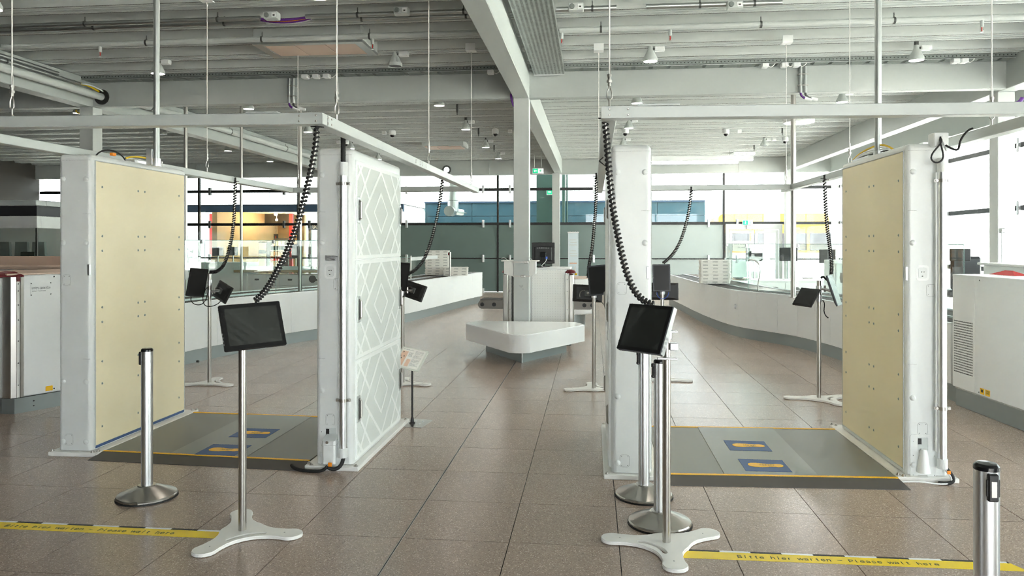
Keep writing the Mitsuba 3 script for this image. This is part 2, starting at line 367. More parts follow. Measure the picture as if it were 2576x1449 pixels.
struct('wall_rear', J(box(XL, -.5, YN - .3, YN, -.05, 5), box(-.5, XR, YN - .3, YN, 3.9, 5)), 'beam')  # unseen rear wall, its opening shaped to set the daylight on front faces

# ------------------------------------------------------------------ outside the hall
struct('ground_outside', J(box(-300, XL - .3, -300, 400, -.6, -.05), box(XR + .1, 300, -300, 400, -.6, -.05), box(XL - .3, XR + .1, YF + .21, 400, -.6, -.05), box(XL - .3, XR + .1, -300, YN - .01, -.6, -.05)), 'apron')
def facade(name, label, x0, x1, y0, y1, z1, m, cat='building'):
    k = thing(name, label, cat); part(k, 'wall', box(x0, x1, y0, y1, -.05, z1), m); return k
k = facade('terminal_building', 'white ribbed facade filling the high windows of the far glass wall', -34, 3.6, 46, 50, 12, 'facade_white')
for i, x in enumerate(np.arange(-33.5, 3.4, 1.9)): part(k, 'facade_panel', cbox(x, x + 1.74, 45.90, 46.02, 3.2, 11.9, .02), 'facade_white')
for j, x in enumerate((-30, -21.5, -15.5, -9.6, -4.2, 1.2)):
    single('lamp_mast', 'grey lamp mast outside before the white ribbed facade, ' + ('first', 'second', 'third', 'fourth', 'fifth', 'sixth')[j] + ' from the left', 'lamp post', J(cyl((x, 41, -.05), (x, 41, 8), .16), cbox(x - .9, x + .9, 40.8, 41.2, 5.6, 5.75, .03), cbox(x - .3, x + .3, 40.85, 41.15, 5.75, 6.1, .03)), 'concrete', 40, group='lamp masts outside the far glass wall')
k = facade('service_building', 'low blue clad building behind the middle of the far glass wall', -6.5, 4.2, 29.0, 31, 3.27, 'far_blue')
for x in np.arange(-6.4, 4.0, 1.77):
    for z0, z1 in ((0, 1.35), (1.37, 2.72), (2.74, 3.24)): part(k, 'cladding_panel', cbox(x, x + 1.75, 28.96, 29.01, z0, z1, .006), 'far_blue')
part(k, 'parapet', box(-6.5, 4.2, 28.9, 29.1, 3.24, 3.30), 'far_blue_dark')
k = thing('glazed_lift_shaft', 'dark green glazed shaft behind the exit sign reflection', 'building'); part(k, 'wall', box(-2.0, -1.2, 27.2, 28.4, -.05, 6), 'far_green')
part(k, 'cap', box(-2.05, -1.15, 27.15, 28.45, 6, 6.2), 'dark_metal')
k = thing('ventilation_duct', 'galvanised round ventilation duct with an elbow outside the far glass wall', 'duct')
c = on_y(1130, 531, 27.0); part(k, 'riser', J(*[cyl((c[0] + .08, 27.35, z), (c[0] + .08, 27.35, z + .385), .20, 24) for z in np.arange(c[2], 5.6, .4)]), 'galv', 40); part(k, 'end_cap', cyl((c[0], 26.95, c[2]), (c[0], 27.0, c[2]), .19, 28), 'galv', 40)
part(k, 'elbow', J(cyl((c[0], 27.0, c[2]), (c[0] + .05, 27.35, c[2]), .18, 24), cyl((c[0] + .05, 27.3, c[2]), (c[0] + .36, 27.7, c[2] - .03), .12, 20), cyl((c[0] + .3, 27.6, c[2]), (c[0] + .3, 28.97, c[2]), .02, 8)), 'galv', 40)
k = thing('round_outdoor_column', 'thick grey round column outside behind the glass door', 'column'); c = on_y(1942, 500, 27.5); part(k, 'shaft', cyl((c[0], 27.5, -.05), (c[0], 27.5, 6), .27, 32), 'counter_grey', 40); part(k, 'collar', cyl((c[0], 27.5, 2.3), (c[0], 27.5, 2.36), .29, 32), 'dark_metal', 40)
c = on_y(1418, 500, 27.2); single('downpipe', 'slim dark pipe outside just right of the far grey column', 'pipe', J(cyl((c[0], 27.2, -.05), (c[0], 27.2, 6), .06), cyl((c[0] + .12, 27.2, -.05), (c[0] + .12, 27.2, 4.4), .03)), 'far_green', 40)
k = thing('yellow_bus', 'yellow bus parked outside behind the glass door', 'bus')
a, b = on_y(1808, 541, 36.0), on_y(2085, 541, 36.0)
part(k, 'body', ext_xz(rrect(a[0], b[0], .35, a[2] + .05, .22), 36.0, 38.5), 'bus_yellow')
for i in range(4):
    x = a[0] + .25 + i * 1.28; part(k, 'window', cbox(x, x + 1.15, 35.97, 36.03, 1.35, 2.15, .02), 'shop_dark')
for x in (a[0] + .9, b[0] - .9): part(k, 'wheel', cyl((x, 36.03, .36), (x, 36.3, .36), .36, 28), 'rubber', 40)
part(k, 'skirt', box(a[0], b[0], 35.98, 36.02, .10, 1.25), 'facade_white')
k = thing('pier_building', 'pale distant airport pier with rows of window bands beyond the right glass wall', 'building')
part(k, 'wall', box(34, 38, -30, 80, -.05, 6.2), 'facade_pale')
for z in (1.0, 2.7, 4.4): part(k, 'window_band', box(33.9, 34.02, -29, 79, z, z + .8), 'counter_grey')
for y in np.arange(-28, 79, 4.0): part(k, 'pilaster', box(33.8, 34.03, y, y + .3, 0, 6.2), 'facade_pale')
k = thing('hangar', 'pale low hangar behind the yellow bus', 'building'); part(k, 'wall', box(4, 30, 70, 80, -.05, 7), 'facade_pale')
for z in (1.2, 3.6): part(k, 'window_band', box(5, 29, 69.9, 70.02, z, z + 1.1), 'counter_grey')

# ================================================================== UNDER THE CEILING
LAMP = {-10.65: (14.7, 17.8, 21.2, 24.1), -6.9: (11.4, 14.6, 17.8, 21.1, 23.9), -3.0: (8.05, 11.3, 14.65, 17.8, 21.2, 24.1), .86: (8.05, 11.4, 14.8, 18.0, 21.3), 4.77: (8.05, 11.75, 15.1, 21.7)}
LAMP[-6.9] = (8.05,) + LAMP[-6.9]
Q_ = 2.59 / 2.70
OFF = {(-3.0, 11.3), (4.77, 21.7), (-10.65, 17.8)}
shade_prof = [(0, .215), (.034, .215), (.037, .165), (.05, .145), (.094, .055), (.102, .042), (.102, 0), (.096, 0), (.09, .04), (.04, .12), (0, .13)]
NAMES = {-10.65: 'of the row beyond the left beam', -6.9: 'lamp row over the left scanner', -3.0: 'lamp row left of the central beam', .86: 'lamp row right of the central beam', 4.77: 'lamp row before the right glass wall'}
FROM_FAR = ['farthest', 'second farthest', 'third farthest', 'fourth farthest', 'fifth farthest', 'sixth farthest', 'seventh farthest', 'eighth farthest', 'ninth farthest', 'tenth farthest']
for x, yy in LAMP.items():
    for i, y in enumerate(yy):
        off = (x, y) in OFF
        lx, ly = x * Q_, y * Q_
        k = thing('ceiling_lamp', f'{"unlit" if off else "lit"} grey bell-shaped ceiling lamp, {FROM_FAR[len(yy) - 1 - i]} {NAMES[x]}', 'ceiling lamp')
        part(k, 'shade', lathe(shade_prof, 28, (lx, ly, 4.29)), 'deck', 35)
        e = part(k, 'lens', lathe([(0, .012), (.093, .012), (.093, .006), (0, .006)], 28, (lx, ly, 4.29)), 'lamp_face' if not off else 'shop_dark', label='unlit lens' if off else 'glowing lens')
        if not off: emit(e, (5, 4.5, 4.0))
        part(k, 'gear_box', cbox(lx + .06, lx + .20, ly - .04, ly + .04, 4.43, 4.50, .008), 'white'); part(k, 'stem', J(cyl((lx, ly, 4.50), (lx, ly, 4.72), .03, 14), box(lx - .01, lx + .1, ly - .015, ly + .015, 4.455, 4.48)), 'dark_metal')
k = thing('round_ceiling_light', 'large round glowing ceiling light behind the right front rail', 'ceiling lamp')
c = on_z(2010, 309, 4.38); part(k, 'housing', lathe([(0, .1), (.33, .1), (.33, 0), (.31, 0), (.31, .02), (0, .02)], 40, c), 'white', 30)
emit(part(k, 'diffuser', lathe([(0, .015), (.305, .015), (.305, .004), (0, .004)], 40, c), 'lamp_face'), (2.5, 2.45, 2.35))
k = thing('square_ceiling_light', 'square glowing panel light under the far right ceiling', 'ceiling lamp')
c = on_z(1868, 392, 4.40); part(k, 'housing', cbox(c[0] - .32, c[0] + .32, c[1] - .32, c[1] + .32, 4.405, 4.49), 'white'); emit(part(k, 'diffuser', box(c[0] - .3, c[0] + .3, c[1] - .3, c[1] + .3, 4.395, 4.404), 'lamp_face'), (1.2,1.1,.95))
for i, (px0, px1, py) in enumerate(((1600, 1895, 404), (1560, 1858, 411))):
    y = 23.2 + .5 * i; a, b = on_y(px0, py, y), on_y(px1, py, y)
    k = thing('linear_ceiling_light', ('long white linear light hanging before the far fascia, the higher and nearer one', 'long white linear light hanging before the far fascia, the lower and farther one')[i], 'ceiling lamp')
    part(k, 'housing', cbox(a[0], b[0], y - .04, y + .04, a[2] - .03, a[2] + .13, .01), 'white')
    emit(part(k, 'diffuser', box(a[0] + .02, b[0] - .02, y - .03, y + .03, a[2] - .042, a[2] - .032), 'lamp_face'), (1.0,.98,.94))
    for t in (.2, .8): part(k, 'suspension_wire', cyl((a[0] + t * (b[0] - a[0]), y, a[2] + .12), (a[0] + t * (b[0] - a[0]), y, 4.52), .006, 6), 'steel')
for i, p in enumerate(((987, 340), (1246, 337), (1573, 336), (1826, 337), (1975, 356), (870, 363))):
    c = on_z(*p, 4.38)
    k = thing('dome_camera', 'small white ceiling dome camera ' + ('left of the paired lit lamps over the left hall', 'just left of the central beam', 'beside the lit lamp right of the rail corner', 'near the middle of the right ceiling', 'beside the unlit lamp at the far right', 'behind the top of the scanner panel with the conduit')[i], 'security camera')
    part(k, 'mount', cyl(c + [0, 0, .12], c + [0, 0, .30], .03, 12), 'white', 40); part(k, 'body', lathe([(0, .13), (.06, .13), (.085, .10), (.085, .02), (.07, 0), (0, 0)], 24, c), 'white', 35)
    part(k, 'dome', trimesh.creation.icosphere(3, .055), 'bezel', True); scene[k + '__dome']['to_world'] = T().translate(list(map(float, c + [0, -.005, -.002])))
    part(k, 'outlet', cbox(c[0] - .30 + .6 * (i in (1, 3)), c[0] - .2 + .6 * (i in (1, 3)), c[1] + .1, c[1] + .2, 4.42, 4.5, .006), 'white')
# wide perforated cable tray along the central beam, ladder trays along the cross beam
k = thing('perforated_cable_tray', 'wide perforated metal cable tray alongside the central beam', 'cable tray')
part(k, 'tray_bottom', box(-.93, -.44, 6.0, 12.06, 4.395, 4.40), 'perforated')
for x in (-.93, -.445): part(k, 'tray_side', box(x, x + .005, 6.0, 12.06, 4.40, 4.46), 'galv')
part(k, 'end_flange', box(-.93, -.44, 12.055, 12.06, 4.37, 4.42), 'galv')
for i, (a, b) in enumerate(((-8.66, -1.28), (-.98, 6.2))):
    k = thing('cable_ladder_tray', 'long slotted galvanised cable tray above the cross beam, ' + ('left of the central beam', 'right of the central beam')[i], 'cable tray')
    part(k, 'tray_bottom', J(*[box(x + .03, min(x + .24, b), 11.86, 12.10, 4.44, 4.446) for x in np.arange(a, b - .1, .27)], box(a, b, 11.86, 11.89, 4.44, 4.446), box(a, b, 12.07, 12.10, 4.44, 4.446)), 'tray_dark')
    part(k, 'side_rail', box(a, b, 11.84, 11.86, 4.45, 4.50), 'tray_dark'); part(k, 'rail_holes', J(*[box(x, x + .014, 11.838, 11.842, 4.468, 4.482) for x in np.arange(a + .02, b, .055)]), 'black', kind='stuff')
    part(k, 'lower_lip', box(a, b, 11.835, 11.865, 4.432, 4.44), 'galv')
def juncbox(px, lab):
    c = on_y(px, 186, 11.86)
    k = thing('junction_box', lab, 'junction box'); part(k, 'body', cbox(c[0] - .05, c[0] + .05, 11.80, 11.93, 4.37, 4.435, .008), 'white'); part(k, 'cable', tube([(c[0] + .05, 11.86, 4.40), (c[0] + .09, 11.86, 4.375), (c[0] + .13, 11.86, 4.40), (c[0] + .16, 11.87, 4.44)], .006, 6), 'white_warm')
for i, px in enumerate((768, 795, 822, 1234, 1924, 1973, 2003, 2403, 2424)):
    juncbox(px, 'white junction box under the cable tray, ' + ('first of three right of the left conduit pair', 'middle of three right of the left conduit pair', 'third of three right of the left conduit pair', 'alone just left of the central beam', 'first of three left of the right conduit pair', 'middle of three left of the right conduit pair', 'touching the right conduit pair', 'left one of the pair at the far right', 'right one of the pair at the far right')[i])
for i, px in enumerate((733, 2020)):
    k = thing('conduit_pair', 'pair of vertical metal conduits dropping over the cross beam, ' + ('over the left scanner', 'over the right scanner')[i], 'conduit')
    for j, dx in enumerate((-.035, .035)):
        c = on_y(px, 230, 12.09); x = c[0] + dx
        part(k, 'conduit', J(cyl((x, 12.09, 4.08), (x, 12.09, 4.43), .025, 16), cyl((x, 12.09, 4.02), (x, 12.09, 4.09), .03, 16)), 'galv', 40)
        part(k, 'cable', tube(spline([(x, 12.09, 4.03), (x + .01, 12.085, 3.98), (x + .05, 12.09, 3.945), (x + .11, 12.11, 3.94)], 16), .017, 8), 'violet_cable' if j == 0 else 'dark_metal', True, label='violet cable bundle' if j == 0 else None)
        part(k, 'elbow_sleeve', cyl((x + .06 + .02 * j, 12.09 + .02 * j, 3.945), (x + .17 + .02 * j, 12.11 + .02 * j, 3.915), .026, 14), 'white', 40)
    for z in (4.13, 4.30): part(k, 'clamp', box(c[0] - .075, c[0] + .075, 12.06, 12.14, z, z + .012), 'steel')
def pipe(name, label, p0, p1, r, m, clips, off=(0, 0, 0), cat='pipe'):
    k = thing(name, label, cat); p0, p1 = np.array(p0, float), np.array(p1, float)
    part(k, 'run', cyl(p0, p1, r, 18), m, 40)
    for t in clips:
        q = p0 + (p1 - p0) * t; d = (p1 - p0) / np.linalg.norm(p1 - p0); part(k, 'clip', J(cyl(q - d * .012, q + d * .012, r + .006, 18), cyl(q, q + [0, 0, r + .06], .006, 6)), 'dark_metal', 40)
    return k
zc = 4.44
for i, (a, b, lab) in enumerate(((-8.6, -4.02, 'left of the violet cable gap'), (-3.45, -1.3, 'between the violet cable gap and the central beam'))):
    for j, y in enumerate((8.83, 9.0)):
        pipe('ceiling_conduit', f'metal ceiling conduit {lab}, {("farther", "nearer")[1 - j]} of the pair', (a, y, zc), (b, y, zc), .028, 'galv', (.12, .5, .88) if i == 0 else (.3, .9), cat='conduit')
k = thing('cable_bundle', 'violet and orange cable bundle bridging the gap between ceiling conduits', 'cable')
for j, (m, r) in enumerate((('violet_cable', .016), ('orange', .007), ('violet_cable', .012), ('white_warm', .006))):
    part(k, 'cable', tube(spline([(-4.06, 8.85 + .03 * j, zc), (-3.75, 8.86 + .03 * j, zc - .02 - .008 * j), (-3.42, 8.85 + .03 * j, zc)], 16), r, 8), m, True)
pipe('ceiling_conduit', 'metal ceiling conduit at the top edge right of the central beam', (-.42, 8.88, zc), (.28, 8.88, zc), .03, 'galv', (.6,), cat='conduit')
pipe('ceiling_conduit', 'metal ceiling conduit at the top edge over the right scanner', (.62, 8.88, zc), (2.15, 8.88, zc), .03, 'galv', (.4, .8), cat='conduit')
for i, (px, py) in enumerate(((680, 34), (1008, 22), (1449, 12), (1850, 7))):
    c = on_z(px, py, 4.42); k = thing('ceiling_socket', 'grey double socket on the ceiling ' + ('below the violet cable bundle', 'left of the central beam at the top edge', 'right of the perforated tray', 'over the right scanner at the top edge')[i], 'socket')
    part(k, 'body', cbox(c[0] - .085, c[0] + .085, c[1] - .005, c[1] + .10, 4.36, 4.445, .006), 'deck')
    part(k, 'power_outlet', lathe([(0, .02), (.026, .02), (.03, .012), (.03, 0), (0, 0)], 20), 'tray_dark', 30)
    scene[k + '__power_outlet']['to_world'] = T().translate([float(c[0] - .045), float(c[1] - .004), 4.402]).rotate([1, 0, 0], 90)
    part(k, 'data_outlet', J(box(c[0] + .02, c[0] + .072, c[1] - .012, c[1] - .004, 4.378, 4.428), ), 'white'); part(k, 'data_port', box(c[0] + .034, c[0] + .058, c[1] - .014, c[1] - .011, 4.39, 4.405), 'dark_brown')
pipe('sprinkler_pipe', 'grey painted sprinkler pipe under the deck left of the central beam', (-9.5, 9.72, 4.43), (-1.28, 9.72, 4.43), .038, 'deck', (.15, .42, .62, .8))
pipe('sprinkler_pipe', 'grey painted sprinkler pipe under the deck right of the central beam', (-.42, 9.72, 4.43), (6.2, 9.72, 4.43), .038, 'deck', (.08, .38, .62, .9))
SPR = [(252, 92), (937, 70), (1413, 48), (1686, 52), (2470, 44)]
lab_s = ['below the pipe at the left edge', 'above the left ceiling panel unit', 'beside the perforated tray', 'left of the lit lamp on the right', 'at the far right of the ceiling']
for i, p in enumerate(SPR):
    c = on_y(p[0], p[1], 9.72); k = thing('sprinkler', 'small sprinkler head ' + lab_s[i], 'sprinkler')
    part(k, 'socket', cyl((c[0], 9.72, 4.32), (c[0], 9.72, 4.40), .022, 14), 'deck', 40); part(k, 'frame', J(tube([(c[0] - .016, 9.72, 4.32), (c[0] - .016, 9.72, 4.28), (c[0], 9.72, 4.262)], .004, 5), tube([(c[0] + .016, 9.72, 4.32), (c[0] + .016, 9.72, 4.28), (c[0], 9.72, 4.262)], .004, 5), cyl((c[0], 9.72, 4.256), (c[0], 9.72, 4.262), .02, 12)), 'steel'); part(k, 'bulb', cyl((c[0], 9.72, 4.27), (c[0], 9.72, 4.318), .006, 8), 'red')
for i, p in enumerate(((1150, 283), (1204, 338), (1243, 378), (1968, 335), (1897, 375))):
    c = on_z(*p, 4.40); single('sprinkler', 'tiny distant sprinkler head ' + ('above the paired hanging cables', 'left of the dome camera by the central beam', 'left of the far lit lamp', 'right of the dome camera over the right ceiling', 'above the square ceiling light')[i], 'sprinkler', J(cyl(c + [0, 0, .27], c, .02, 10), cyl(c, c - [0, 0, .05], .009, 8)), 'dark_metal')
# recessed air unit in the deck over the left scanner
k = thing('ceiling_air_unit', 'rectangular grey ceiling air unit with beige filter panels over the left hall', 'air conditioner')
a, b, c, d = on_z(634, 110, 4.40), on_z(915, 98, 4.40), on_z(905, 130, 4.40), on_z(685, 138, 4.40)
x0, x1, y0, y1 = a[0], b[0] - .05, a[1], d[1] + .15
part(k, 'housing', cbox(x0, x1, y0, y1, 4.41, 4.62, .02), 'deck'); part(k, 'frame', J(box(x0, x1, y0, y0 + .09, 4.385, 4.42), box(x0, x1, y1 - .09, y1, 4.385, 4.42), box(x0, x0 + .12, y0, y1, 4.385, 4.42), box(x1 - .12, x1, y0, y1, 4.385, 4.42)), 'galv')
w = (x1 - x0 - .24) / 3
for i in range(3): part(k, 'filter_panel', cbox(x0 + .12 + i * w + .006, x0 + .12 + (i + 1) * w - .006, y0 + .09, y1 - .09, 4.39, 4.415, .004), 'pink_wood')
k = thing('ceiling_air_unit', 'far ceiling air unit seen edge-on before the left fascia', 'air conditioner')
c = on_z(1120, 372, 4.38); part(k, 'housing', cbox(c[0] - .6, c[0] + .6, c[1] - .4, c[1] + .4, 4.39, 4.55, .02), 'deck')
for i in range(3): part(k, 'filter_panel', cbox(c[0] - .52 + i * .35, c[0] - .2 + i * .35, c[1] - .32, c[1] + .32, 4.372, 4.392, .004), 'pink_wood')
# pipes along the left beam
pipe('drain_pipe', 'thick grey pipe running along the left beam into the hole in the cross beam', (-8.42, YN + 3, 4.20), (-8.36, 12.22, 4.20), .06, 'deck', (.45, .72))
single('pipe_hole', 'dark round hole in the cross beam where the grey pipe enters', 'opening', cyl((-8.36, 12.12, 4.20), (-8.36, 12.139, 4.20), .13, 30), 'black')
for i, z in enumerate((4.40, 4.34)):
    pipe('beam_conduit', ('upper', 'lower')[i] + ' metal conduit running along the face of the left beam', (-8.48, YN + 3, z), (-8.46, 11.2 + .5 * i, z), .028, 'galv', (.5, .75, .9), cat='conduit')
k = thing('hanging_cable', 'yellow and white cables leaving the conduit into the round hole', 'cable')
part(k, 'cable', tube(spline([(-8.46, 11.7, 4.34), (-8.44, 11.95, 4.34), (-8.41, 12.13, 4.29)], 14), .018, 8), 'yellow_cable', True); part(k, 'cable', tube(spline([(-8.45, 11.72, 4.34), (-8.40, 11.95, 4.35), (-8.33, 12.13, 4.29)], 14), .012, 8), 'white', True)
k = thing('pipe_hanger', 'small steel channel and threaded rod holding the grey pipe', 'bracket'); c = on_z(95, 142, 4.40); part(k, 'channel', box(-8.5, -8.1, 9.6, 9.64, 4.40, 4.44), 'galv'); part(k, 'rod', cyl((-8.38, 9.62, 4.255), (-8.38, 9.62, 4.42), .008, 8), 'steel')
pipe('drain_pipe', 'thick grey pipe along the left beam beyond the cross beam', (-8.42, 12.35, 4.30), (-8.42, 25.2, 4.30), .07, 'deck', (.1, .35, .6))
single('loop_cable', 'yellow cable loop hanging at the left column head', 'cable', tube(spline([on_y(192, 276, 12.2), on_y(196, 284, 12.2), on_y(202, 284, 12.2), on_y(203, 277, 12.2)], 14), .014, 8), 'yellow_cable', True)
single('loop_cable', 'violet and grey cable drooping beside the head of the central column', 'cable', tube(spline([on_y(1288, 236, 12.1), on_y(1289, 258, 12.1), on_y(1294, 268, 12.1), on_y(1296, 258, 12.1)], 16), .018, 8), 'violet_cable', True)
single('loop_cable', 'violet cable leaving the head of the right column', 'cable', tube(spline([on_y(2552, 262, 12.6), on_y(2562, 258, 12.6), on_y(2572, 246, 12.6)], 14), .03, 8), 'violet_cable', True)
for i, (px, py) in enumerate(((2320, 345), (2240, 360))):
    c = on_y(px, py, 17.0 + i); single('edge_beam_bracket', 'small white bracket with violet cable under the right edge beam, ' + ('right one', 'left one')[i], 'bracket', J(cbox(7.4, 7.62, c[1] - .1, c[1] + .1, 3.9, 3.97, .01), cyl((7.5, c[1], 3.6), (7.5, c[1], 3.95), .03, 10)), 'white')
# hanging escape signs
def exit_sign(label, c, w, h, down=False):
    k = thing('exit_sign', label, 'exit sign'); x, y, z = c; A = frm([x, y, z], [1, 0, 0], [0, 0, 1], [0, -1, 0])
    part(k, 'housing', cbox(x - w / 2, x + w / 2, y, y + .05, z - h / 2, z + h / 2, .008), 'white')
    s = h * .82; hw = w / 2 - .02 * w / .4
    e = part(k, 'green_field', xf(ext(sbox(-hw, -s / 2, .02 * w, s / 2), .003), A), 'green'); emit(e, (.0004, .016, .0075))
    e = part(k, 'white_field', xf(ext(sbox(.02 * w, -s / 2, hw, s / 2), .003), A), 'white'); emit(e, (.032, .034, .032))
    ar = unary_union([Polygon([(-.36, 0), (-.06, .30), (-.06, .10), (.34, .10), (.34, -.10), (-.06, -.10), (-.06, -.30)])])
    if down: ar = affinity.rotate(ar, 90, origin=(0, 0))
    ar = affinity.translate(affinity.scale(ar, s * .95, s * .95, origin=(0, 0)), -hw / 2, 0)
    e = part(k, 'arrow', xf(ext(ar, .003, .002), A), 'white'); emit(e, (.032, .034, .032))
    lim = lambda *p: LineString(p).buffer(.045, quad_segs=3)
    man = unary_union([Point(.05, .36).buffer(.075), lim((.02, .22), (-.06, -.06)), lim((.02, .22), (.02, .0)), lim((-.06, -.06), (.12, -.14), (.06, -.38)), lim((-.06, -.06), (-.14, -.26), (-.32, -.30)), lim((.02, .2), (.2, .12), (.26, .24)), lim((.0, .2), (-.16, .14), (-.2, -.02)), sbox(.36, -.42, .42, .42)])
    part(k, 'running_figure', xf(ext(affinity.translate(affinity.scale(man, s, s, origin=(0, 0)), hw / 2, 0), .003, .002), A), 'green')
    return k
k = exit_sign('green lit exit sign with left arrow right of the central column', on_y(1353, 430, 21.0), .31, .155); c = on_y(1353, 421, 21.0)
part(k, 'hanger', J(cyl((c[0] - .1, 21.03, c[2]), (c[0] - .1, 21.03, 4.68), .008, 6), cyl((c[0] + .1, 21.03, c[2]), (c[0] + .1, 21.03, 4.68), .008, 6)), 'deck')
exit_sign('green exit sign with down arrow over the glass door', on_y(1881, 560, 25.36), .33, .17, True)
exit_sign('reflection of the green exit sign, built as a copy on the dark shaft', on_y(1389, 483, 27.148), .40, .21)  # a reflection of the exit sign, modelled as a glowing copy
# small ceiling bits
k = thing('round_wall_opening', 'round glazed opening in the far fascia above the left frame rail', 'opening'); c = on_y(1123, 427, 25.26); part(k, 'rim', xf(lathe([(.10, 0), (.15, 0), (.15, .03), (.10, .03)], 32), frm([c[0], 25.30, c[2]], [1, 0, 0], [0, 0, 1], [0, -1, 0])), 'dark_metal'); part(k, 'glazing', (np.array([[c[0] - .14, 25.4, c[2] - .14], [c[0] + .14, 25.4, c[2] - .14], [c[0] + .14, 25.4, c[2] + .14], [c[0] - .14, 25.4, c[2] + .14]]), [[0, 1, 2, 3]]), 'glass_far')

# ================================================================== BODY SCANNERS
PW, PD, PH, PZ = 0.285, 1.42, 2.378, 0.035        # panel width, depth, height above its base plate, plate thickness
def capsule_body(w, d, z0, z1, r):
    s = trimesh.creation.icosphere(2, r).vertices; s = s[s[:, 2] >= -1e-6]
    pts = []
    for x in (r, w - r):
        for y in (r, d - r):
            pts.append(s + [x, y, z1 - r]); a = np.arange(24) * 2 * np.pi / 24
            pts.append(np.stack([x + r * np.cos(a), y + r * np.sin(a), np.full(24, z0)], 1))
    return hull(np.vstack(pts))
def scanner_panel(x0, y0, side, label, front):
    """x0, y0: its left front corner; side: +1 where the cream sheet faces +x, -1 where it faces -x."""
    k = thing('body_scanner', label, 'body scanner')
    def W(m):                                          # local: x = 0 is the outer side, x = PW the cream side, y = 0 the front
        m = m.copy()
        if side < 0: m.apply_transform(np.diag([-1, 1, 1, 1.0])); m.apply_translation((PW, 0, 0));
        if side < 0 and m.is_watertight and m.volume < 0: m.invert()
        m.apply_translation((x0, y0, 0)); return m
    p = lambda name, m, b, sm_=False, **kw: part(k, name, W(m), b, sm_, **kw)
    zb, zt = PZ + .004, PZ + PH
    p('base_plate', J(cbox(-.055, PW + .075, -.045, PD + .10, 0, PZ, .005)), 'white_warm')
    p('body', capsule_body(PW, PD, zb, zt, .038), 'cabinet', 45)
    p('cream_sheet', cbox(PW - .01, PW + .004, .045, PD - .045, zb + .03, zt - .055, .003), 'cream', label='cream fibre sheet')
    p('bottom_seal', box(PW - .012, PW + .006, .05, PD - .05, zb + .008, zb + .028), 'blue_pad' if front == 'left' else 'counter_grey')
    fr = J(box(PW - .005, PW + .006, .040, .047, zb + .02, zt - .05), box(PW - .005, PW + .006, PD - .047, PD - .040, zb + .02, zt - .05), box(PW - .005, PW + .006, .04, PD - .04, zt - .055, zt - .048))
    p('sheet_edge', fr, 'seam')
    for yy in (.13, .62, .72, PD - .14):
        for zz in (.17, .50, .68, 1.02, 1.14, 1.60, 1.72, 2.12):
            if yy in (.13, PD - .14) and zz in (.50, .68): zz += .02
            p('sheet_bolt', xf(lathe([(0, .004), (.005, .004), (.009, .002), (.010, 0), (0, 0)], 10), frm([PW + .004, yy, PZ + zz], [0, 1, 0], [0, 0, 1], [1, 0, 0])), 'tray_dark')
    for dy in (-.025, PD + .065):                       # bolts of the base plate
        for dx in (-.03, PW + .03, PW + .055): p('plate_bolt', J(lathe([(0, .016), (.008, .016), (.008, .006), (.016, .006), (.016, 0), (0, 0)], 10, (dx, dy + (.03 if dx > PW + .04 else 0), PZ))), 'steel', 30)
    # front face
    def flat(m, x, z, y=0.0): return xf(m, frm([x, y, z], [1, 0, 0], [0, 0, 1], [0, -1, 0]))
    for xx in (.045, PW - .045) if front == 'left' else ((PW - .045,) if front == 'mid' else ((.045, PW - .045) if front == 'plain' else (PW - .045,))):
        for zz in (.11, .59, 1.70, 2.21):
            p('cap', flat(lathe([(0, .014), (.012, .013), (.020, .007), (.022, 0), (0, 0)], 20), xx, zz, .002), 'cabinet', 40)
    def cover(x, z, w=.064, h=.082, name='access_cover'):
        c = p(name, J(flat(ext(rrect(-w / 2, w / 2, -h / 2, h / 2, .018), .002), x, z, .001)), 'cabinet')
        ring = rrect(-w / 2 - .004, w / 2 + .004, -h / 2 - .004, h / 2 + .004, .02).difference(rrect(-w / 2 - .001, w / 2 + .001, -h / 2 - .001, h / 2 + .001, .018))
        part(c, 'groove', W(flat(ext(ring, .0008), x, z, .0005)), 'seam')
        part(c, 'screw', W(J(*[flat(ext(Point(a * w * .34, b * h * .38).buffer(.0025, quad_segs=2), .001), x, z, -.0008) for a in (-1, 1) for b in (-1, 1)])), 'text_dark')
    for zz in (.77 if side > 0 else .83, 1.93): p('seam', box(PW - .07, PW - .01, -.0012, .004, zz, zz + .003), 'seam')
    p('seam', box(.01, PW - .01, -.0008, .004, zt - .052, zt - .050), 'seam'); p('seam', box(.004, .01, .04, .06, zb, zt - .1), 'seam')
    if front in ('left', 'plain'):
        cover(.075, 1.40 if front == 'left' else 1.37); cover(.095, .125)
        p('latch', cbox(PW - .035, PW - .012, -.004, .03, 1.44, 1.53, .004), 'alu')
    if front in ('left', 'right'): p('edge_marker', hull([[x, y, z] for x in (PW - .03, PW + .002) for y, z in ((PD - .02, 1.34), (PD + .02, 1.34), (PD + .045, 1.385), (PD + .02, 1.43), (PD - .02, 1.43))]), 'counter_grey')
    if front == 'right': p('latch', cbox(PW - .02, PW + .003, .01, .03, 1.43, 1.53, .003), 'alu')
    if front == 'plain':
        p('side_ridge', cbox(-.02, .01, .06, PD - .06, zb + .02, zt - .12, .008), 'white'); p('slot', box(-.022, -.018, .35, .40, .95, 1.3), 'dark_metal')
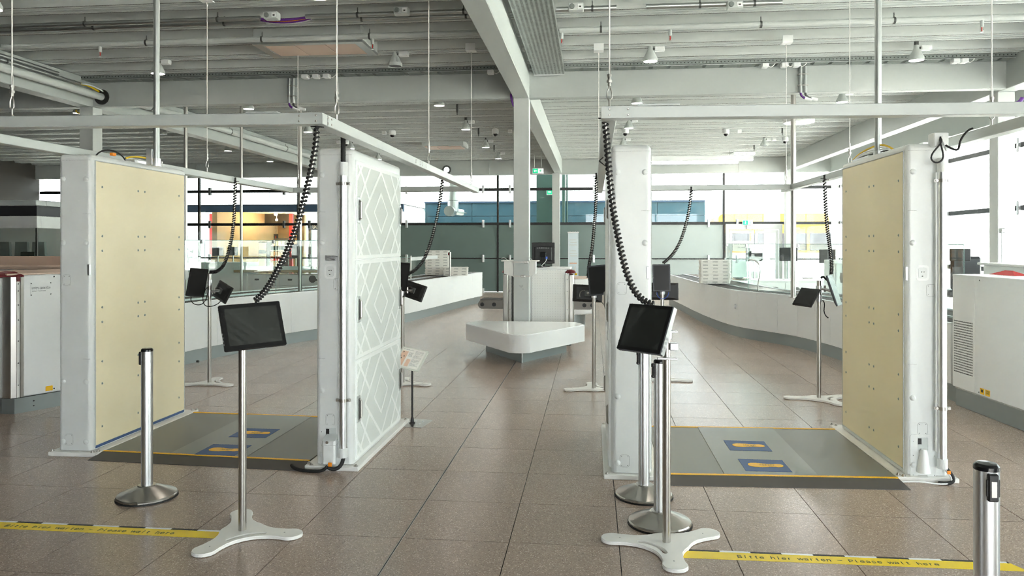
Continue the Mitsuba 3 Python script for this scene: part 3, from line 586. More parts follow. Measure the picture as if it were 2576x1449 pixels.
    if front in ('mid', 'right'):
        cx = .105                                       # the conduit stands before the outer edge
        p('conduit', cyl((cx - .045, -.045, .16), (cx - .045, -.045, 2.21), .029, 28), 'alu', 40)
        p('conduit', cyl((cx - .045 + .035, -.03, .22), (cx - .045 + .035, -.03, 2.2), .010, 12), 'cabinet', 40)
        for z0, z1 in ((2.20, 2.30), (.105, .175)): p('conduit_sleeve', cyl((cx - .045, -.045, z0), (cx - .045, -.045, z1), .034, 28), 'cabinet', 40)
        for z in (2.14, .53): p('conduit_clamp', J(cyl((cx - .045, -.045, z - .012), (cx - .045, -.045, z + .012), .0325, 28), box(cx - .10, cx + .01, -.05, -.035, z - .01, z + .01), cyl((cx - .085, -.06, z), (cx - .085, -.025, z), .009, 12), cyl((cx - .005, -.06, z), (cx - .005, -.025, z), .009, 12)), 'steel', 30)
        sx = .175
        c = p('socket', flat(ext(rrect(-.045, .045, -.055, .055, .025), .003), sx, 1.485, .001), 'white'); part(c, 'insert', W(flat(ext(rrect(-.03, .03, -.04, .04, .018), .003), sx, 1.485, -.002)), 'cabinet'); part(c, 'keyhole', W(J(flat(ext(unary_union([sbox(-.012, .004, -.004, .010), sbox(.004, .004, .012, .010), sbox(-.002, -.026, .008, -.020)]), .001), sx, 1.485, -.005))), 'text_dark')
        cover(.115, 1.39 if front == 'mid' else 1.36); cover(sx, .37)
        # power niche: a frame of its own with a deep opening
        pl = rrect(-.09, .085, -.20, .12, .02).difference(sbox(-.035, .005, .035, .10)).difference(Point(0, -.21).buffer(.05)) if front == 'right' else rrect(-.09, .075, -.20, .12, .02).difference(sbox(-.045, -.01, .035, .10))
        c = p('power_niche', flat(ext(pl, .004), sx, .21, .001), 'cabinet')
        o = -.045 if front == 'mid' else -.035
        part(c, 'recess', W(J(flat(ext(sbox(o, .0 if front == 'right' else -.01, .035, .10), .0006), sx, .21, -.0001))), 'counter_grey')
        part(c, 'inlet', W(flat(ext(sbox(.004, .05, .028, .088), .002), sx, .21, -.001)) if side > 0 else W(flat(ext(sbox(.008, .05, .032, .092), .002), sx, .21, -.001)), 'black')
        part(c, 'screw', W(J(*[flat(ext(Point(a, b).buffer(.0025, quad_segs=2), .001), sx, .21, -.0035) for a in (-.08, .065) for b in (-.17, -.03, .07)])), 'text_dark')
        if front == 'mid':
            c = p('cable_box', J(cbox(sx - .065, sx + .035, -.085, .0, .05, .24, .012)), 'cabinet'); part(c, 'lid_seam', W(box(sx - .066, sx + .036, -.086, 0, .20, .202)), 'seam'); part(c, 'lock', W(flat(lathe([(0, .006), (.010, .006), (.012, 0), (0, 0)], 18), sx - .005, .222, -.085)), 'steel', 30)
            t = hull([[sx - .065, -.085, .235], [sx + .035, -.085, .235], [sx - .055, 0, .265], [sx + .025, 0, .265], [sx - .065, 0, .235], [sx + .035, 0, .235]]); part(c, 'sloped_lid', W(t), 'cabinet')
            c = p('power_cable', tube(spline([(cx - .045, -.045, .12), (cx - .04, -.05, .07), (cx - .01, -.07, .03), (cx + .04, -.085, .03), (cx + .06, -.09, .045)], 24), .014, 10), 'rubber', True); part(c, 'cable', W(tube(spline([(cx + .06, -.09, .05), (cx + .09, -.10, .022), (cx + .16, -.10, .012), (cx + .30, -.07, .014), (cx + .36, -.03, .03)], 24), .012, 10)), 'rubber', True)
            p('warning_tag', cbox(cx + .02, cx + .05, -.108, -.104, .05, .08, .002), 'orange')
            lb = p('type_label', flat(ext(sbox(-.04, -.02, .04, .02), .0008), sx + .0, 1.585, 0), 'alu', label='silver type plate with small print')
            lt = lambda s, h, dx, dz: text(s, h, frm([x0 + dx, y0 - .0012, 1.585 + dz], [1, 0, 0], [0, 0, 1], [0, -1, 0]), .0006)
            part(lb, 'lettering', J(lt('SECURITY SCANNER', .007, PW - sx - .036, .008), lt('QPS100', .007, PW - sx - .036, -.003), lt('2016', .006, PW - sx - .03, -.015), box(x0 + PW - sx + .005, x0 + PW - sx + .035, y0 - .0016, y0 - .001, 1.571, 1.574), box(x0 + PW - sx + .0, x0 + PW - sx + .03, y0 - .0016, y0 - .001, 1.577, 1.580)), 'text_dark')
        else:
            p('cable_cone', xf(lathe([(0, .165), (.018, .165), (.024, .15), (.046, 0), (0, 0)], 28, (0, 0, 0)), frm([sx + .0, -.02, .065], [1, 0, 0], [0, 1, 0], [0, 0, 1])), 'white', 40)
            c = p('power_cable', tube(spline([(cx - .05, -.045, .12), (cx - .095, -.06, .07), (cx - .10, -.08, .03), (cx - .06, -.09, .014), (cx, -.085, .014)], 26), .013, 10), 'rubber', True)
            part(c, 'cable', W(tube(spline([(cx - .05, -.05, .11), (cx - .085, -.07, .06), (cx - .09, -.085, .03), (cx - .04, -.10, .012), (cx + .10, -.10, .02), (cx + .24, -.08, .012), (cx + .34, -.07, .008)], 30), .006, 8)), 'white', True)
            p('warning_tag', cbox(cx - .085, cx - .06, -.085, -.081, .075, .10, .002), 'orange')
    # outer side: three lattice panels with recessed handles
    if front in ('mid', 'plain'):
        h3 = (zt - .10 - zb) / 3
        for i in range(3):
            z0 = zb + .02 + i * h3; z1 = z0 + h3 - .008; ya, yb_ = .055, PD - .03
            c = p('outer_panel', cbox(-.008, .01, ya, yb_, z0, z1, .002), 'lattice')
            inner = sbox(ya + .03, z0 + .03, yb_ - .03, z1 - .03)
            cy, cz, h = (ya + yb_) / 2, (z0 + z1) / 2, (z1 - z0) / 2 - .03
            sl = h / .455; segs = [((-.455, 0), (0, h)), ((-.62, .05), (-.25, h + .06)), ((-.66, sl * .30), (-.50, h + .02)), ((-.63, h + .02), (-.33, .09))]
            lat = [Polygon([(-.20, 0), (0, .165), (.20, 0), (0, -.165)]).exterior.buffer(.010)]
            for (pa_, q_) in segs:
                for sx_ in (1, -1):
                    for sz_ in (1, -1): lat.append(LineString([(pa_[0] * sx_, pa_[1] * sz_), (q_[0] * sx_, q_[1] * sz_)]).buffer(.014, cap_style=2))
            lat = affinity.translate(unary_union(lat), cy, cz).intersection(inner)
            fab = inner.difference(lat)
            part(c, 'mesh_fabric', W(ext_yz(fab, -.0095, -.0075)), 'fabric')
            part(c, 'lattice_strips', W(ext_yz(lat, -.0115, -.0075)), 'lattice')
            for yy in (ya + .05, yb_ - .05):
                hd = part(c, 'handle', W(cbox(-.016, -.006, yy - .035, yy + .035, cz - .10, cz + .10, .003)), 'galv')
                part(c, 'handle_grip', W(J(tube([(-.012, yy + .01, cz - .075), (-.028, yy + .01, cz - .06), (-.028, yy + .01, cz + .06), (-.012, yy + .01, cz + .075)], .007, 8))), 'steel')
                part(hd.rsplit('__', 1)[0], 'handle_recess', W(box(-.0175, -.0155, yy - .016, yy + .022, cz - .08, cz + .08)), 'dark_metal')
    return k
XA, YA, XB, YB = -4.262, 5.64, -2.068, 5.50
XC_, YC_, XD, YD = 0.137, 5.51, 2.238, 5.68
pL = scanner_panel(XA, YA, 1, 'tall white scanner panel with a cream face, leftmost of the four', 'left')
pM = scanner_panel(XB, YB, -1, 'tall white scanner panel with raised lattice pattern and a conduit on its front', 'mid')
pN = scanner_panel(XC_, YC_, 1, 'tall white scanner panel seen end-on behind the near tilted black monitor on the right', 'plain')
pR = scanner_panel(XD, YD, -1, 'tall white scanner panel with a cream face and a conduit, rightmost of the four', 'right')
def lay_on(m, pa, pb, pc, pd):                             # bend a unit square mesh over a floor quadrilateral
    v = m.vertices.copy(); u, w = v[:, :1], v[:, 1:2]; q = (1 - u) * (1 - w) * pa + u * (1 - w) * pb + u * w * pc + (1 - u) * w * pd
    return trimesh.Trimesh(np.hstack([q, v[:, 2:3]]), m.faces, process=False)
def platform(label, A, B, C, D, pad, feet, ramp_f, ramp_b):
    k = thing('scanner_platform', label, 'scanner platform'); A, B, C, D = map(np.array, (A, B, C, D))
    q = lambda m: lay_on(m, A, B, C, D)
    part(k, 'plate', q(box(0, 1, 0, 1, 0, .030)), 'plate_grey')
    part(k, 'pad', q(box(pad[0], pad[1], .0, 1, .030, .034)), 'pad')
    for a, b in ((-.022, .0), (1.0, 1.022)): part(k, 'yellow_edge', q(box(0, 1, a, b, .002, .034)), 'yellow_stripe')
    def rampm(y0, y1, dx):
        return trimesh.Trimesh([[0, y0, 0], [1, y0, 0], [1, y0, .031], [0, y0, .031], [-dx, y1, 0], [1 + dx, y1, 0], [1 + dx, y1, .004], [-dx, y1, .004]], [[0, 1, 2], [0, 2, 3], [3, 2, 6], [3, 6, 7], [0, 3, 7], [0, 7, 4], [1, 5, 6], [1, 6, 2], [4, 7, 6], [4, 6, 5]], process=False)
    part(k, 'ramp', q(rampm(-.022, -.022 - ramp_f, .012)), 'ramp'); part(k, 'ramp', q(rampm(1.022, 1.022 + ramp_b, .01)), 'ramp')
    foot = Polygon(spline([(-1, 0, 0), (-.88, .30, 0), (-.5, .40, 0), (0, .33, 0), (.35, .26, 0), (.75, .30, 0), (.97, .12, 0), (.97, -.12, 0), (.72, -.26, 0), (.35, -.20, 0), (0, -.24, 0), (-.5, -.36, 0), (-.88, -.28, 0), (-1, 0, 0)], 60)[:, :2])
    for i, (cx, cy) in enumerate(feet):
        c = np.array([cx, cy]); m = part(k, 'foot_marker', box(cx - .165, cx + .165, cy - .15, cy + .15, .034, .0365), 'blue_pad', label='blue foot position marker')
        fp = affinity.translate(affinity.scale(foot, .128, .135 * (1 if i == 0 else -1), origin=(0, 0)), cx + .01, cy)
        part(m, 'footprint', ext(fp, .002, .0365), 'yellow_stripe', label='orange footprint')
        part(m, 'print', J(*[ext(affinity.translate(Point(0, 0).buffer(.012, quad_segs=4).difference(Point(0, 0).buffer(.010, quad_segs=4)), cx - .02 + .02 * j, cy + .006 * ((-1) ** j)), .0004, .0386) for j in range(5)]), 'text_dark')
    return k
platform('grey platform with two blue foot markers between the left pair of scanner panels', (-3.90, 5.70), (-2.16, 5.61), (-2.15, 6.98), (-3.905, 7.05), (.33, .70), ((-2.94, 6.34), (-2.95, 5.80)), .115, .06)
platform('grey platform with two blue foot markers between the right pair of scanner panels', (.50, 5.56), (2.158, 5.64), (2.16, 7.02), (.50, 6.95), (.27, .67), ((1.265, 6.37), (1.28, 5.82)), .115, .06)
# things on top of the panels and the galvanised risers to the ceiling
k = thing('riser_conduit', 'galvanised riser pipe from the left scanner panel up to the ceiling', 'conduit'); c = on_y(394, 385, 6.35)
part(k, 'pipe', cyl((c[0], 6.35, 2.44), (c[0], 6.35, 4.55), .0265, 20), 'galv', 40); part(k, 'bracket', cbox(c[0] - .09, c[0] - .03, 6.33, 6.36, 2.39, 2.54, .006), 'alu'); part(k, 'flange', cyl((c[0], 6.35, 2.381), (c[0], 6.35, 2.45), .035, 20), 'alu', 40)
k = thing('control_box', 'flat grey control box with cables on top of the left scanner panel', 'control box')
part(k, 'housing', cbox(-4.10, -3.995, 6.25, 6.66, 2.3815, 2.435, .004), 'alu'); part(k, 'cable', tube(spline([(-4.05, 6.2, 2.44), (-4.03, 6.4, 2.47), (-4.0, 6.62, 2.44)], 14), .008, 8), 'yellow_cable', True)
part(k, 'cable', tube(spline([(-4.20, 6.0, 2.42), (-4.15, 6.05, 2.49), (-4.10, 6.12, 2.49), (-4.06, 6.22, 2.40)], 16), .006, 8), 'rubber', True); part(k, 'warning_tag', cbox(-4.12, -4.09, 6.08, 6.13, 2.45, 2.475, .002), 'orange'); part(k, 'plug', J(*[cyl((-4.0, 6.60 + .03 * i, 2.43), (-3.99, 6.60 + .03 * i, 2.46), .008, 8) for i in range(3)]), 'white')
k = thing('riser_conduit', 'galvanised riser pipe from the right scanner panel up to the ceiling', 'conduit'); c = on_y(2209, 385, 6.45)
part(k, 'pipe', cyl((c[0], 6.45, 2.44), (c[0], 6.45, 4.55), .0265, 20), 'galv', 40); part(k, 'flange', cyl((c[0], 6.45, 2.381), (c[0], 6.45, 2.45), .035, 20), 'alu', 40)
k = thing('control_box', 'grey control box with bundled white and yellow cables atop the right scanner panel', 'control box')
part(k, 'housing', cbox(2.28, 2.36, 6.55, 6.95, 2.3815, 2.43, .004), 'alu')
for i, (m, r) in enumerate((('yellow_cable', .008), ('white', .007), ('white', .007), ('rubber', .005))):
    part(k, 'cable', tube(spline([(2.30, 7.0, 2.42 - .01 * i), (2.30, 6.8, 2.47 - .012 * i), (2.33, 6.5, 2.50 - .02 * i), (2.34, 6.30, 2.47 - .012 * i), (2.36, 6.18, 2.41)], 24), r, 8), m, True)
k = thing('cable_loop', 'looped black and white cables draped over the top of the rightmost scanner panel', 'cable')
part(k, 'cable', tube(spline([on_y(2369, 342, 5.60), on_y(2363, 365, 5.60), on_y(2345, 388, 5.60), on_y(2343, 400, 5.60), on_y(2355, 409, 5.60), on_y(2370, 402, 5.60), on_y(2372, 385, 5.60), on_y(2366, 360, 5.60), on_y(2366, 344, 5.60)], 50), .006, 8), 'rubber', True)
part(k, 'cable', tube(spline([on_y(2368, 342, 5.6), on_y(2374, 360, 5.6), on_y(2381, 380, 5.6)], 16), .007, 8), 'white', True)
part(k, 'cable', tube(spline([on_y(2380, 366, 5.58), on_y(2395, 374, 5.58), on_y(2409, 376, 5.56), on_y(2414, 362, 5.54), on_y(2421, 345, 5.52), on_y(2436, 328, 5.50), on_y(2447, 323, 5.50)], 36), .007, 8), 'rubber', True)
part(k, 'bracket', cbox(2.40, 2.50, 5.62, 5.72, 2.38, 2.48, .006), 'white')

# ------------------------------------------------------------------ suspended rail frames
RZ0, RZ1 = 2.42, 2.49
def rail(k, p0, p1, w=.085, **kw):
    p0, p1 = np.array(p0, float), np.array(p1, float); d = p1 - p0; L = np.linalg.norm(d); d /= L
    return part(k, 'rail', xf(cbox(0, L, -w / 2, w / 2, RZ0, RZ1, .004), frm([p0[0], p0[1], 0], [d[0], d[1], 0], [-d[1], d[0], 0], [0, 0, 1])), 'rail')
def bolts(k, pts, n): part(k, 'bolt', J(*[xf(lathe([(0, .005), (.004, .005), (.0065, .002), (.007, 0), (0, 0)], 12), frm(q, *n)) for q in pts]), 'steel', 30)
NX = ([0, 1, 0], [0, 0, 1], [1, 0, 0]); NY = ([1, 0, 0], [0, 0, 1], [0, -1, 0])
def frame(label, xl, xr, yf0, yf1, yb, ext_l, ext_r, yr):
    k = thing('rail_frame', label, 'rail frame')
    rail(k, (xl - ext_l, yf0), (xr + ext_r, yf1)); rail(k, (xl, yf0 + .05), (xl, yr[0])); rail(k, (xr, yf1 + .05), (xr, yr[1])); rail(k, (xl + .045, yb), (xr - .045, yb))
    return k
fL = frame('left suspended aluminium rail frame above the left scanner', -4.29, -1.665, 4.36, 4.47, 10.45, .05, .042, (10.5, 10.78))
fR = frame('right suspended aluminium rail frame above the right scanner', .10, 2.70, 4.44, 4.62, 10.55, .048, 1.5, (10.95, 11.05))
for (k, x, y) in ((fL, -1.665, 4.47), (fR, .10, 4.445)):
    s = -1 if k == fL else 1
    part(k, 'joint_plate', box(min(x, x + s * .13) - (0 if s < 0 else .048), max(x, x + s * .13) + (.042 if s < 0 else 0), y - .0475, y - .041, RZ0 + .001, RZ1 - .001), 'rail')
    bolts(k, [(x + s * a, y - .0475, z) for a in (.0, .105) for z in (RZ0 + .018, RZ1 - .018)], NY)
bolts(fL, [(-1.6225, 4.49 + a, z) for a in (.03, .09) for z in (RZ0 + .018, RZ1 - .018)], NX)
bolts(fL, [(-1.6225, 7.1 + a, z) for a in (-.25, -.08, .02, .19) for z in (RZ0 + .022, RZ1 - .022)], NX); bolts(fL, [(-4.2475, 6.9 + a, z) for a in (-.25, -.08, .02, .19) for z in (RZ0 + .022, RZ1 - .022)], NX)
part(fR, 'rail_splice', cbox(.26, .50, 4.41, 4.50, RZ1, RZ1 + .014, .003), 'rail'); part(fL, 'rail_splice', cbox(-2.1, -1.9, 4.40, 4.50, RZ1, RZ1 + .010, .003), 'rail')
part(fR, 'corner_bracket', J(box(.15, .27, 10.49, 10.502, RZ0 + .005, RZ1 - .005)), 'alu')
def suspension(label, x, y, ztop, plate=True):
    k = thing('suspension_cable', label, 'suspension cable')
    part(k, 'wire', cyl((x, y, RZ1 + .18), (x, y, ztop), .0045, 8), 'white_warm', 40)
    part(k, 'turnbuckle', J(cyl((x, y, RZ1 + .13), (x, y, RZ1 + .20), .010, 12), cyl((x, y, RZ1 + .15), (x, y, RZ1 + .165), .016, 12), cyl((x, y, RZ1 + .185), (x, y, RZ1 + .20), .014, 12), cyl((x + .006, y, RZ1 + .2), (x + .006, y, RZ1 + .26), .004, 8)), 'steel', 30)
    part(k, 'carabiner', J(tube([(x, y, RZ1 + .13), (x - .012, y, RZ1 + .10), (x - .014, y, RZ1 + .06), (x, y, RZ1 + .045), (x + .014, y, RZ1 + .06), (x + .012, y, RZ1 + .10), (x, y, RZ1 + .13)], .004, 6), tube([(x, y, RZ1 + .05), (x, y, RZ1)], .006, 8)), 'steel', 30)
    part(k, 'eye_bolt', lathe([(.0, .012), (.012, .012), (.014, 0), (0, 0)], 14, (x, y, RZ1)), 'steel', 30)
    if plate:
        part(k, 'ceiling_plate', J(cbox(x - .07, x + .07, y - .08, y + .05, 4.40, 4.412, .003), cbox(x - .07, x + .07, y - .09, y - .08, 4.40, 4.50, .003)), 'white'); part(k, 'shackle', tube([(x, y, 4.40), (x - .01, y, 4.37), (x, y, 4.34), (x + .01, y, 4.37), (x, y, 4.40)], .004, 6), 'steel')
for (lab, x, y) in (('at the left end of the left front rail', -3.62, 4.38), ('at the front of the left frame\'s right side rail', -1.665, 4.80), ('at the middle of the left frame\'s right side rail', -1.665, 7.60), ('at the far end of the left frame\'s right side rail', -1.70, 10.55), ('at the middle of the left frame\'s left side rail', -4.29, 8.05), ('at the far left corner of the left frame', -4.2, 10.45),
                    ('at the front left corner of the right frame', .10, 4.47), ('at the far left corner of the right frame', .09, 10.75), ('at the far right corner of the right frame', 2.62, 10.6), ('at the middle of the right frame\'s right side rail', 2.70, 8.30), ('at the front of the right frame\'s right side rail', 2.70, 5.45)):
    suspension('thin suspension cable with turnbuckle ' + lab, x, y, 4.42)
k = thing('cable_hose', 'black cable hose rising from the conduit of the lattice scanner panel to the rail', 'cable')
part(k, 'hose', cyl((-1.843, 5.455, 2.28), (-1.843, 5.455, 2.52), .018, 16), 'rubber', 40)

k = thing('triangle_hanger', 'small dark triangular wire hanger beside the long rail and the end-on scanner panel', 'hanger'); q = [on_y(1507, 405, 6.4), on_y(1529, 386, 6.4), on_y(1531, 424, 6.4), on_y(1507, 405, 6.4)]
part(k, 'wire', tube(q, .006, 6), 'dark_metal'); part(k, 'link', tube([q[0], [q[0][0] - .01, 6.4, RZ0]], .003, 5), 'steel')
# ------------------------------------------------------------------ coiled cables, monitor stands
def coil(label, pts, R, r, p0, p1, core=.008, bracket=None):
    k = thing('coiled_cable', label, 'coiled cable')
    part(k, 'coil', helix(pts, R, p0, p1, r), 'rubber', True); part(k, 'core_wire', tube(spline(pts, 60), core, 7), 'steel', True)
    q = np.asarray(pts[0]); part(k, 'cable_tie', J(tube([q + [-.04, 0, .012], q + [.045, 0, .004]], .004, 6), tube([q + [0, 0, -.02], q + [0, 0, .05]], .011, 8)), 'rubber')
coil('black coiled cable hanging from the left frame corner to the near left monitor', [on_y(797, 322, 4.50), on_y(791, 385, 4.48), on_y(775, 460, 4.45), on_y(752, 550, 4.42), on_y(723, 630, 4.40), on_y(690, 695, 4.36), on_y(660, 740, 4.32), on_y(640, 757, 4.30)], .0155, .0062, .030, .016)
coil('black coiled cable hanging from the right frame corner to the near right monitor', [on_y(1522, 302, 4.55), on_y(1527, 360, 4.55), on_y(1533, 440, 4.52), on_y(1543, 530, 4.50), on_y(1558, 610, 4.46), on_y(1578, 690, 4.42), on_y(1603, 740, 4.38), on_y(1645, 766, 4.32)], .0165, .0062, .029, .025)
coil('thin coiled cable above the far left monitor stand', [on_y(592, 457, 8.6), on_y(590, 520, 8.6), on_y(584, 590, 8.6), on_y(573, 640, 8.6), on_y(555, 676, 8.6), on_y(527, 684, 8.6)], .016, .0065, .035, .014, .007)
coil('thin coiled cable above the monitor stand behind the lattice panel', [on_y(1113, 452, 8.9), on_y(1106, 510, 8.9), on_y(1094, 570, 8.9), on_y(1076, 630, 8.9), on_y(1052, 672, 8.9), on_y(1019, 690, 8.9)], .016, .0065, .035, .014, .007)
coil('thin coiled cable hanging left of the end-on scanner panel', [on_y(1500, 446, 8.8), on_y(1499, 510, 8.8), on_y(1494, 580, 8.8), on_y(1487, 640, 8.8), on_y(1480, 685, 8.8), on_y(1480, 700, 8.8)], .016, .0065, .03, .015, .007)
coil('thin coiled cable right of the end-on scanner panel', [on_y(1739, 480, 9.4), on_y(1733, 530, 9.4), on_y(1721, 580, 9.4), on_y(1702, 625, 9.4), on_y(1668, 662, 9.4)], .016, .0065, .034, .016, .007)
coil('thin coiled cable above the far right monitor stand', [on_y(2074, 452, 8.5), on_y(2077, 520, 8.5), on_y(2083, 590, 8.5), on_y(2090, 640, 8.5), on_y(2091, 690, 8.5)], .016, .0065, .035, .015, .007)
def stand_base(dirs, L=.30, slot=0):
    arms = [np.array([math.cos(a), math.sin(a)]) * L for a in np.radians(dirs)]
    sh = unary_union([MultiPoint([tuple(a)]).buffer(.068).union(LineString([(0, 0), tuple(a)]).buffer(.060)) for a in arms] + [Point(0, 0).buffer(.13)])
    sh = sh.buffer(.20, quad_segs=12).buffer(-.20, quad_segs=12)
    a, b = arms[slot], arms[(slot + 1) % 3]
    curve = [a * .62 + (b - a) * .10, (a + b) * .235, b * .62 + (a - b) * .10]
    return sh.difference(LineString(spline(np.c_[np.array(curve), np.zeros(3)], 20)[:, :2]).buffer(.012))
def stand(label, x, y, dirs, ztop, slot=0, detail=True):
    k = thing('monitor_stand', label, 'monitor stand'); sh = stand_base(dirs, slot=slot)
    part(k, 'base', xf(J(ext(sh.buffer(-.003), .018, .004), ext(sh, .012, .004)), frm([x, y, 0], [1, 0, 0], [0, 1, 0], [0, 0, 1])), 'white_warm', 30)
    part(k, 'foot', J(*[cyl((x + .27 * math.cos(a), y + .27 * math.sin(a), 0), (x + .27 * math.cos(a), y + .27 * math.sin(a), .005), .02, 12) for a in np.radians(dirs)]), 'rubber')
    part(k, 'base_screw', J(*[cyl((x + d * .29 * math.cos(a), y + d * .29 * math.sin(a), .0215), (x + d * .29 * math.cos(a), y + d * .29 * math.sin(a), .0226), .0045, 8) for a in np.radians(dirs) for d in (.9,)]), 'text_grey')
    part(k, 'pole', cyl((x, y, .02), (x, y, ztop), .0225, 28), 'steel', 40)
    return k
def monitor(k, c, w, h, yaw, pitch, roll, label=None, dark='black', thick=.035, edge='bezel', arm_to=None, led=False, glossy=False):
    """yaw 0: the screen faces the camera side (-y)."""
    M = euler(c, yaw, pitch, roll); b = .028 * w / .38
    m = part(k, 'monitor', xf(J(cbox(-w / 2, w / 2, 0, thick * .6, -h / 2, h / 2, .005), hull([[sx * w * a, yy, sz * h * a] for a, yy in ((.47, thick * .6), (.36, thick)) for sx in (-1, 1) for sz in (-1, 1)])), M), dark, label=label)
    part(m, 'bezel', xf(box(-w / 2 + .003, w / 2 - .003, -.0015, .001, -h / 2 + .003, h / 2 - .003), M), edge)
    part(m, 'screen', xf(box(-w / 2 + b, w / 2 - b, -.0022, -.001, -h / 2 + b, h / 2 - b), M), 'screen' if glossy else 'screen_matte')
    if led: part(m, 'camera_dot', xf(cyl((-w / 2 + .009, -.003, 0), (-w / 2 + .009, 0, 0), .004, 10), M), 'white')
    if arm_to is not None:
        back = (M @ [0, thick + .012, 0, 1])[:3]; a = np.asarray(arm_to, float)
        part(m, 'mount_plate', xf(cbox(-.035, .035, thick - .002, thick + .012, -.035, .035, .004), M), 'dark_metal')
        d = back - a; d[2] = 0; part(m, 'bracket', J(tube([a, (a + back) / 2 + [0, 0, .012], back], .014, 8), cyl(a - [0, 0, .035], a + [0, 0, .035], .031, 20)), 'alu', 40)
        part(m, 'knob', J(cyl((a + back) / 2 + [0, 0, -.02], (a + back) / 2 + [0, 0, .05], .012, 10), tube(spline([(M @ [.03, thick + .015, .03, 1])[:3], (M @ [.07, thick + .03, .02, 1])[:3], (M @ [.085, thick + .025, -.05, 1])[:3]], 12), .005, 6)), 'steel')
    return m
R_ = math.radians
k = stand('monitor stand with a tilted black monitor reflecting the ceiling, front left', -2.035, 4.227, (-105, -3, 117), 1.34, 0); c = np.array([-1.923, 4.13, 1.23])
m = monitor(k, c, .352, .268, R_(44), R_(-21.6), R_(-1.7), arm_to=(-2.035, 4.227, 1.20), thick=.04, glossy=True); part(m, 'touch_button', xf(J(*[box(-.178, -.174, .004, .012, -.10 + .02 * i, -.09 + .02 * i) for i in range(4)]), euler(c, R_(44), R_(-21.6), R_(-1.7))), 'text_grey')
k = stand('monitor stand with a tilted black monitor and buttons on its side edge, front right', .415, 4.312, (174, 33, -87), 1.26, 2); c = np.array([.279, 4.13, 1.241])
m = monitor(k, c, .300, .270, R_(-43), R_(-25), R_(0), arm_to=(.415, 4.312, 1.20), thick=.05, dark='monitor_grey', glossy=True)
M = euler(c, R_(-43), R_(-25), R_(0)); part(m, 'side_edge', xf(box(.149, .152, .004, .034, -.132, .132), M), 'side_grey'); part(m, 'side_button', xf(J(*[box(.1515, .1535, .008, .026, -.12 + .024 * i, -.108 + .024 * i) for i in range(4)]), M), 'text_grey')
part(k, 'pole_clamp', J(*[cbox(.36, .47, 4.26, 4.30, z, z + .012, .003) for z in (1.20, 1.05)], cbox(.43, .475, 4.28, 4.33, 1.10, 1.14, .004)), 'alu')
k = stand('far left monitor stand with one upright tablet and one landscape monitor turned away', -4.586, 8.662, (-150, -20, 100), 1.34, 1)
monitor(k, on_y(497, 711, 8.5), .225, .335, R_(56), R_(8), R_(6), dark='black', arm_to=(-4.586, 8.662, 1.22))
monitor(k, on_y(562, 735, 8.66), .36, .21, R_(146), R_(22), R_(-14), arm_to=(-4.586, 8.662, 1.10))
part(k, 'cable', tube(spline([on_y(481, 748, 8.5), on_y(486, 763, 8.5), on_y(505, 766, 8.55), on_y(521, 745, 8.6), on_y(522, 725, 8.64)], 24), .005, 6), 'rubber', True); part(k, 'cable', tube(spline([on_y(524, 722, 8.6), on_y(511, 745, 8.6), on_y(516, 768, 8.6), on_y(535, 770, 8.6), on_y(556, 755, 8.6)], 24), .005, 6), 'rubber', True)
k = stand('monitor stand half hidden behind the lattice scanner panel', -2.271, 8.908, (-150, -12, 100), 1.32, 1)
monitor(k, on_y(1003, 696, 8.75), .24, .34, R_(30), R_(6), R_(6), arm_to=(-2.271, 8.908, 1.24))
monitor(k, on_y(1044, 733, 8.90), .33, .20, R_(152), R_(18), R_(-12), arm_to=(-2.271, 8.908, 1.10))
part(k, 'cable', tube(spline([on_y(1016, 695, 8.85), on_y(1022, 715, 8.82), on_y(1018, 740, 8.82), on_y(1000, 755, 8.8)], 20), .006, 6), 'rubber', True)
k = stand('monitor stand left of the end-on scanner panel with a grey portrait monitor', .018, 8.805, (-160, -15, 95), 1.20, 1)
monitor(k, on_y(1504, 705, 8.70), .23, .345, R_(-14), R_(-4), R_(-6), dark='monitor_grey', edge='monitor_grey', arm_to=(.018, 8.805, 1.20), led=True)
monitor(k, on_y(1478, 738, 8.90), .345, .20, R_(178), R_(6), R_(-2), arm_to=(.018, 8.805, 1.10))
part(k, 'cable', tube(spline([on_y(1494, 765, 8.8), on_y(1508, 758, 8.8), on_y(1520, 768, 8.8), on_y(1522, 776, 8.8)], 20), .005, 6), 'rubber', True)
k = stand('monitor stand right of the end-on scanner panel with a small portrait monitor', .86, 9.479, (-165, -8, 90), 1.18, 1)
monitor(k, on_y(1664, 699, 9.38), .215, .335, R_(-6), R_(-3), R_(-1.5), dark='black', edge='monitor_grey', arm_to=(.86, 9.479, 1.22), led=True)
monitor(k, on_y(1668, 733, 9.60), .375, .215, R_(176), R_(5), R_(0), arm_to=(.86, 9.479, 1.10))
part(k, 'cable', tube(spline([on_y(1653, 735, 9.4), on_y(1655, 745, 9.4), on_y(1667, 752, 9.4), on_y(1679, 745, 9.4), on_y(1682, 735, 9.4)], 20), .004, 6), 'blue', True)
k = stand('far right monitor stand with two monitors seen edge-on', 2.446, 8.504, (178, -65, 25), 1.29, 1)
monitor(k, on_y(2100, 730, 8.42), .24, .34, R_(62), R_(-18), R_(0), dark='monitor_grey', thick=.03, edge='monitor_grey', arm_to=(2.446, 8.504, 1.20))
monitor(k, on_y(2027, 747, 8.46), .34, .22, R_(-72), R_(-32), R_(0), dark='black', thick=.03, arm_to=(2.446, 8.504, 1.10))
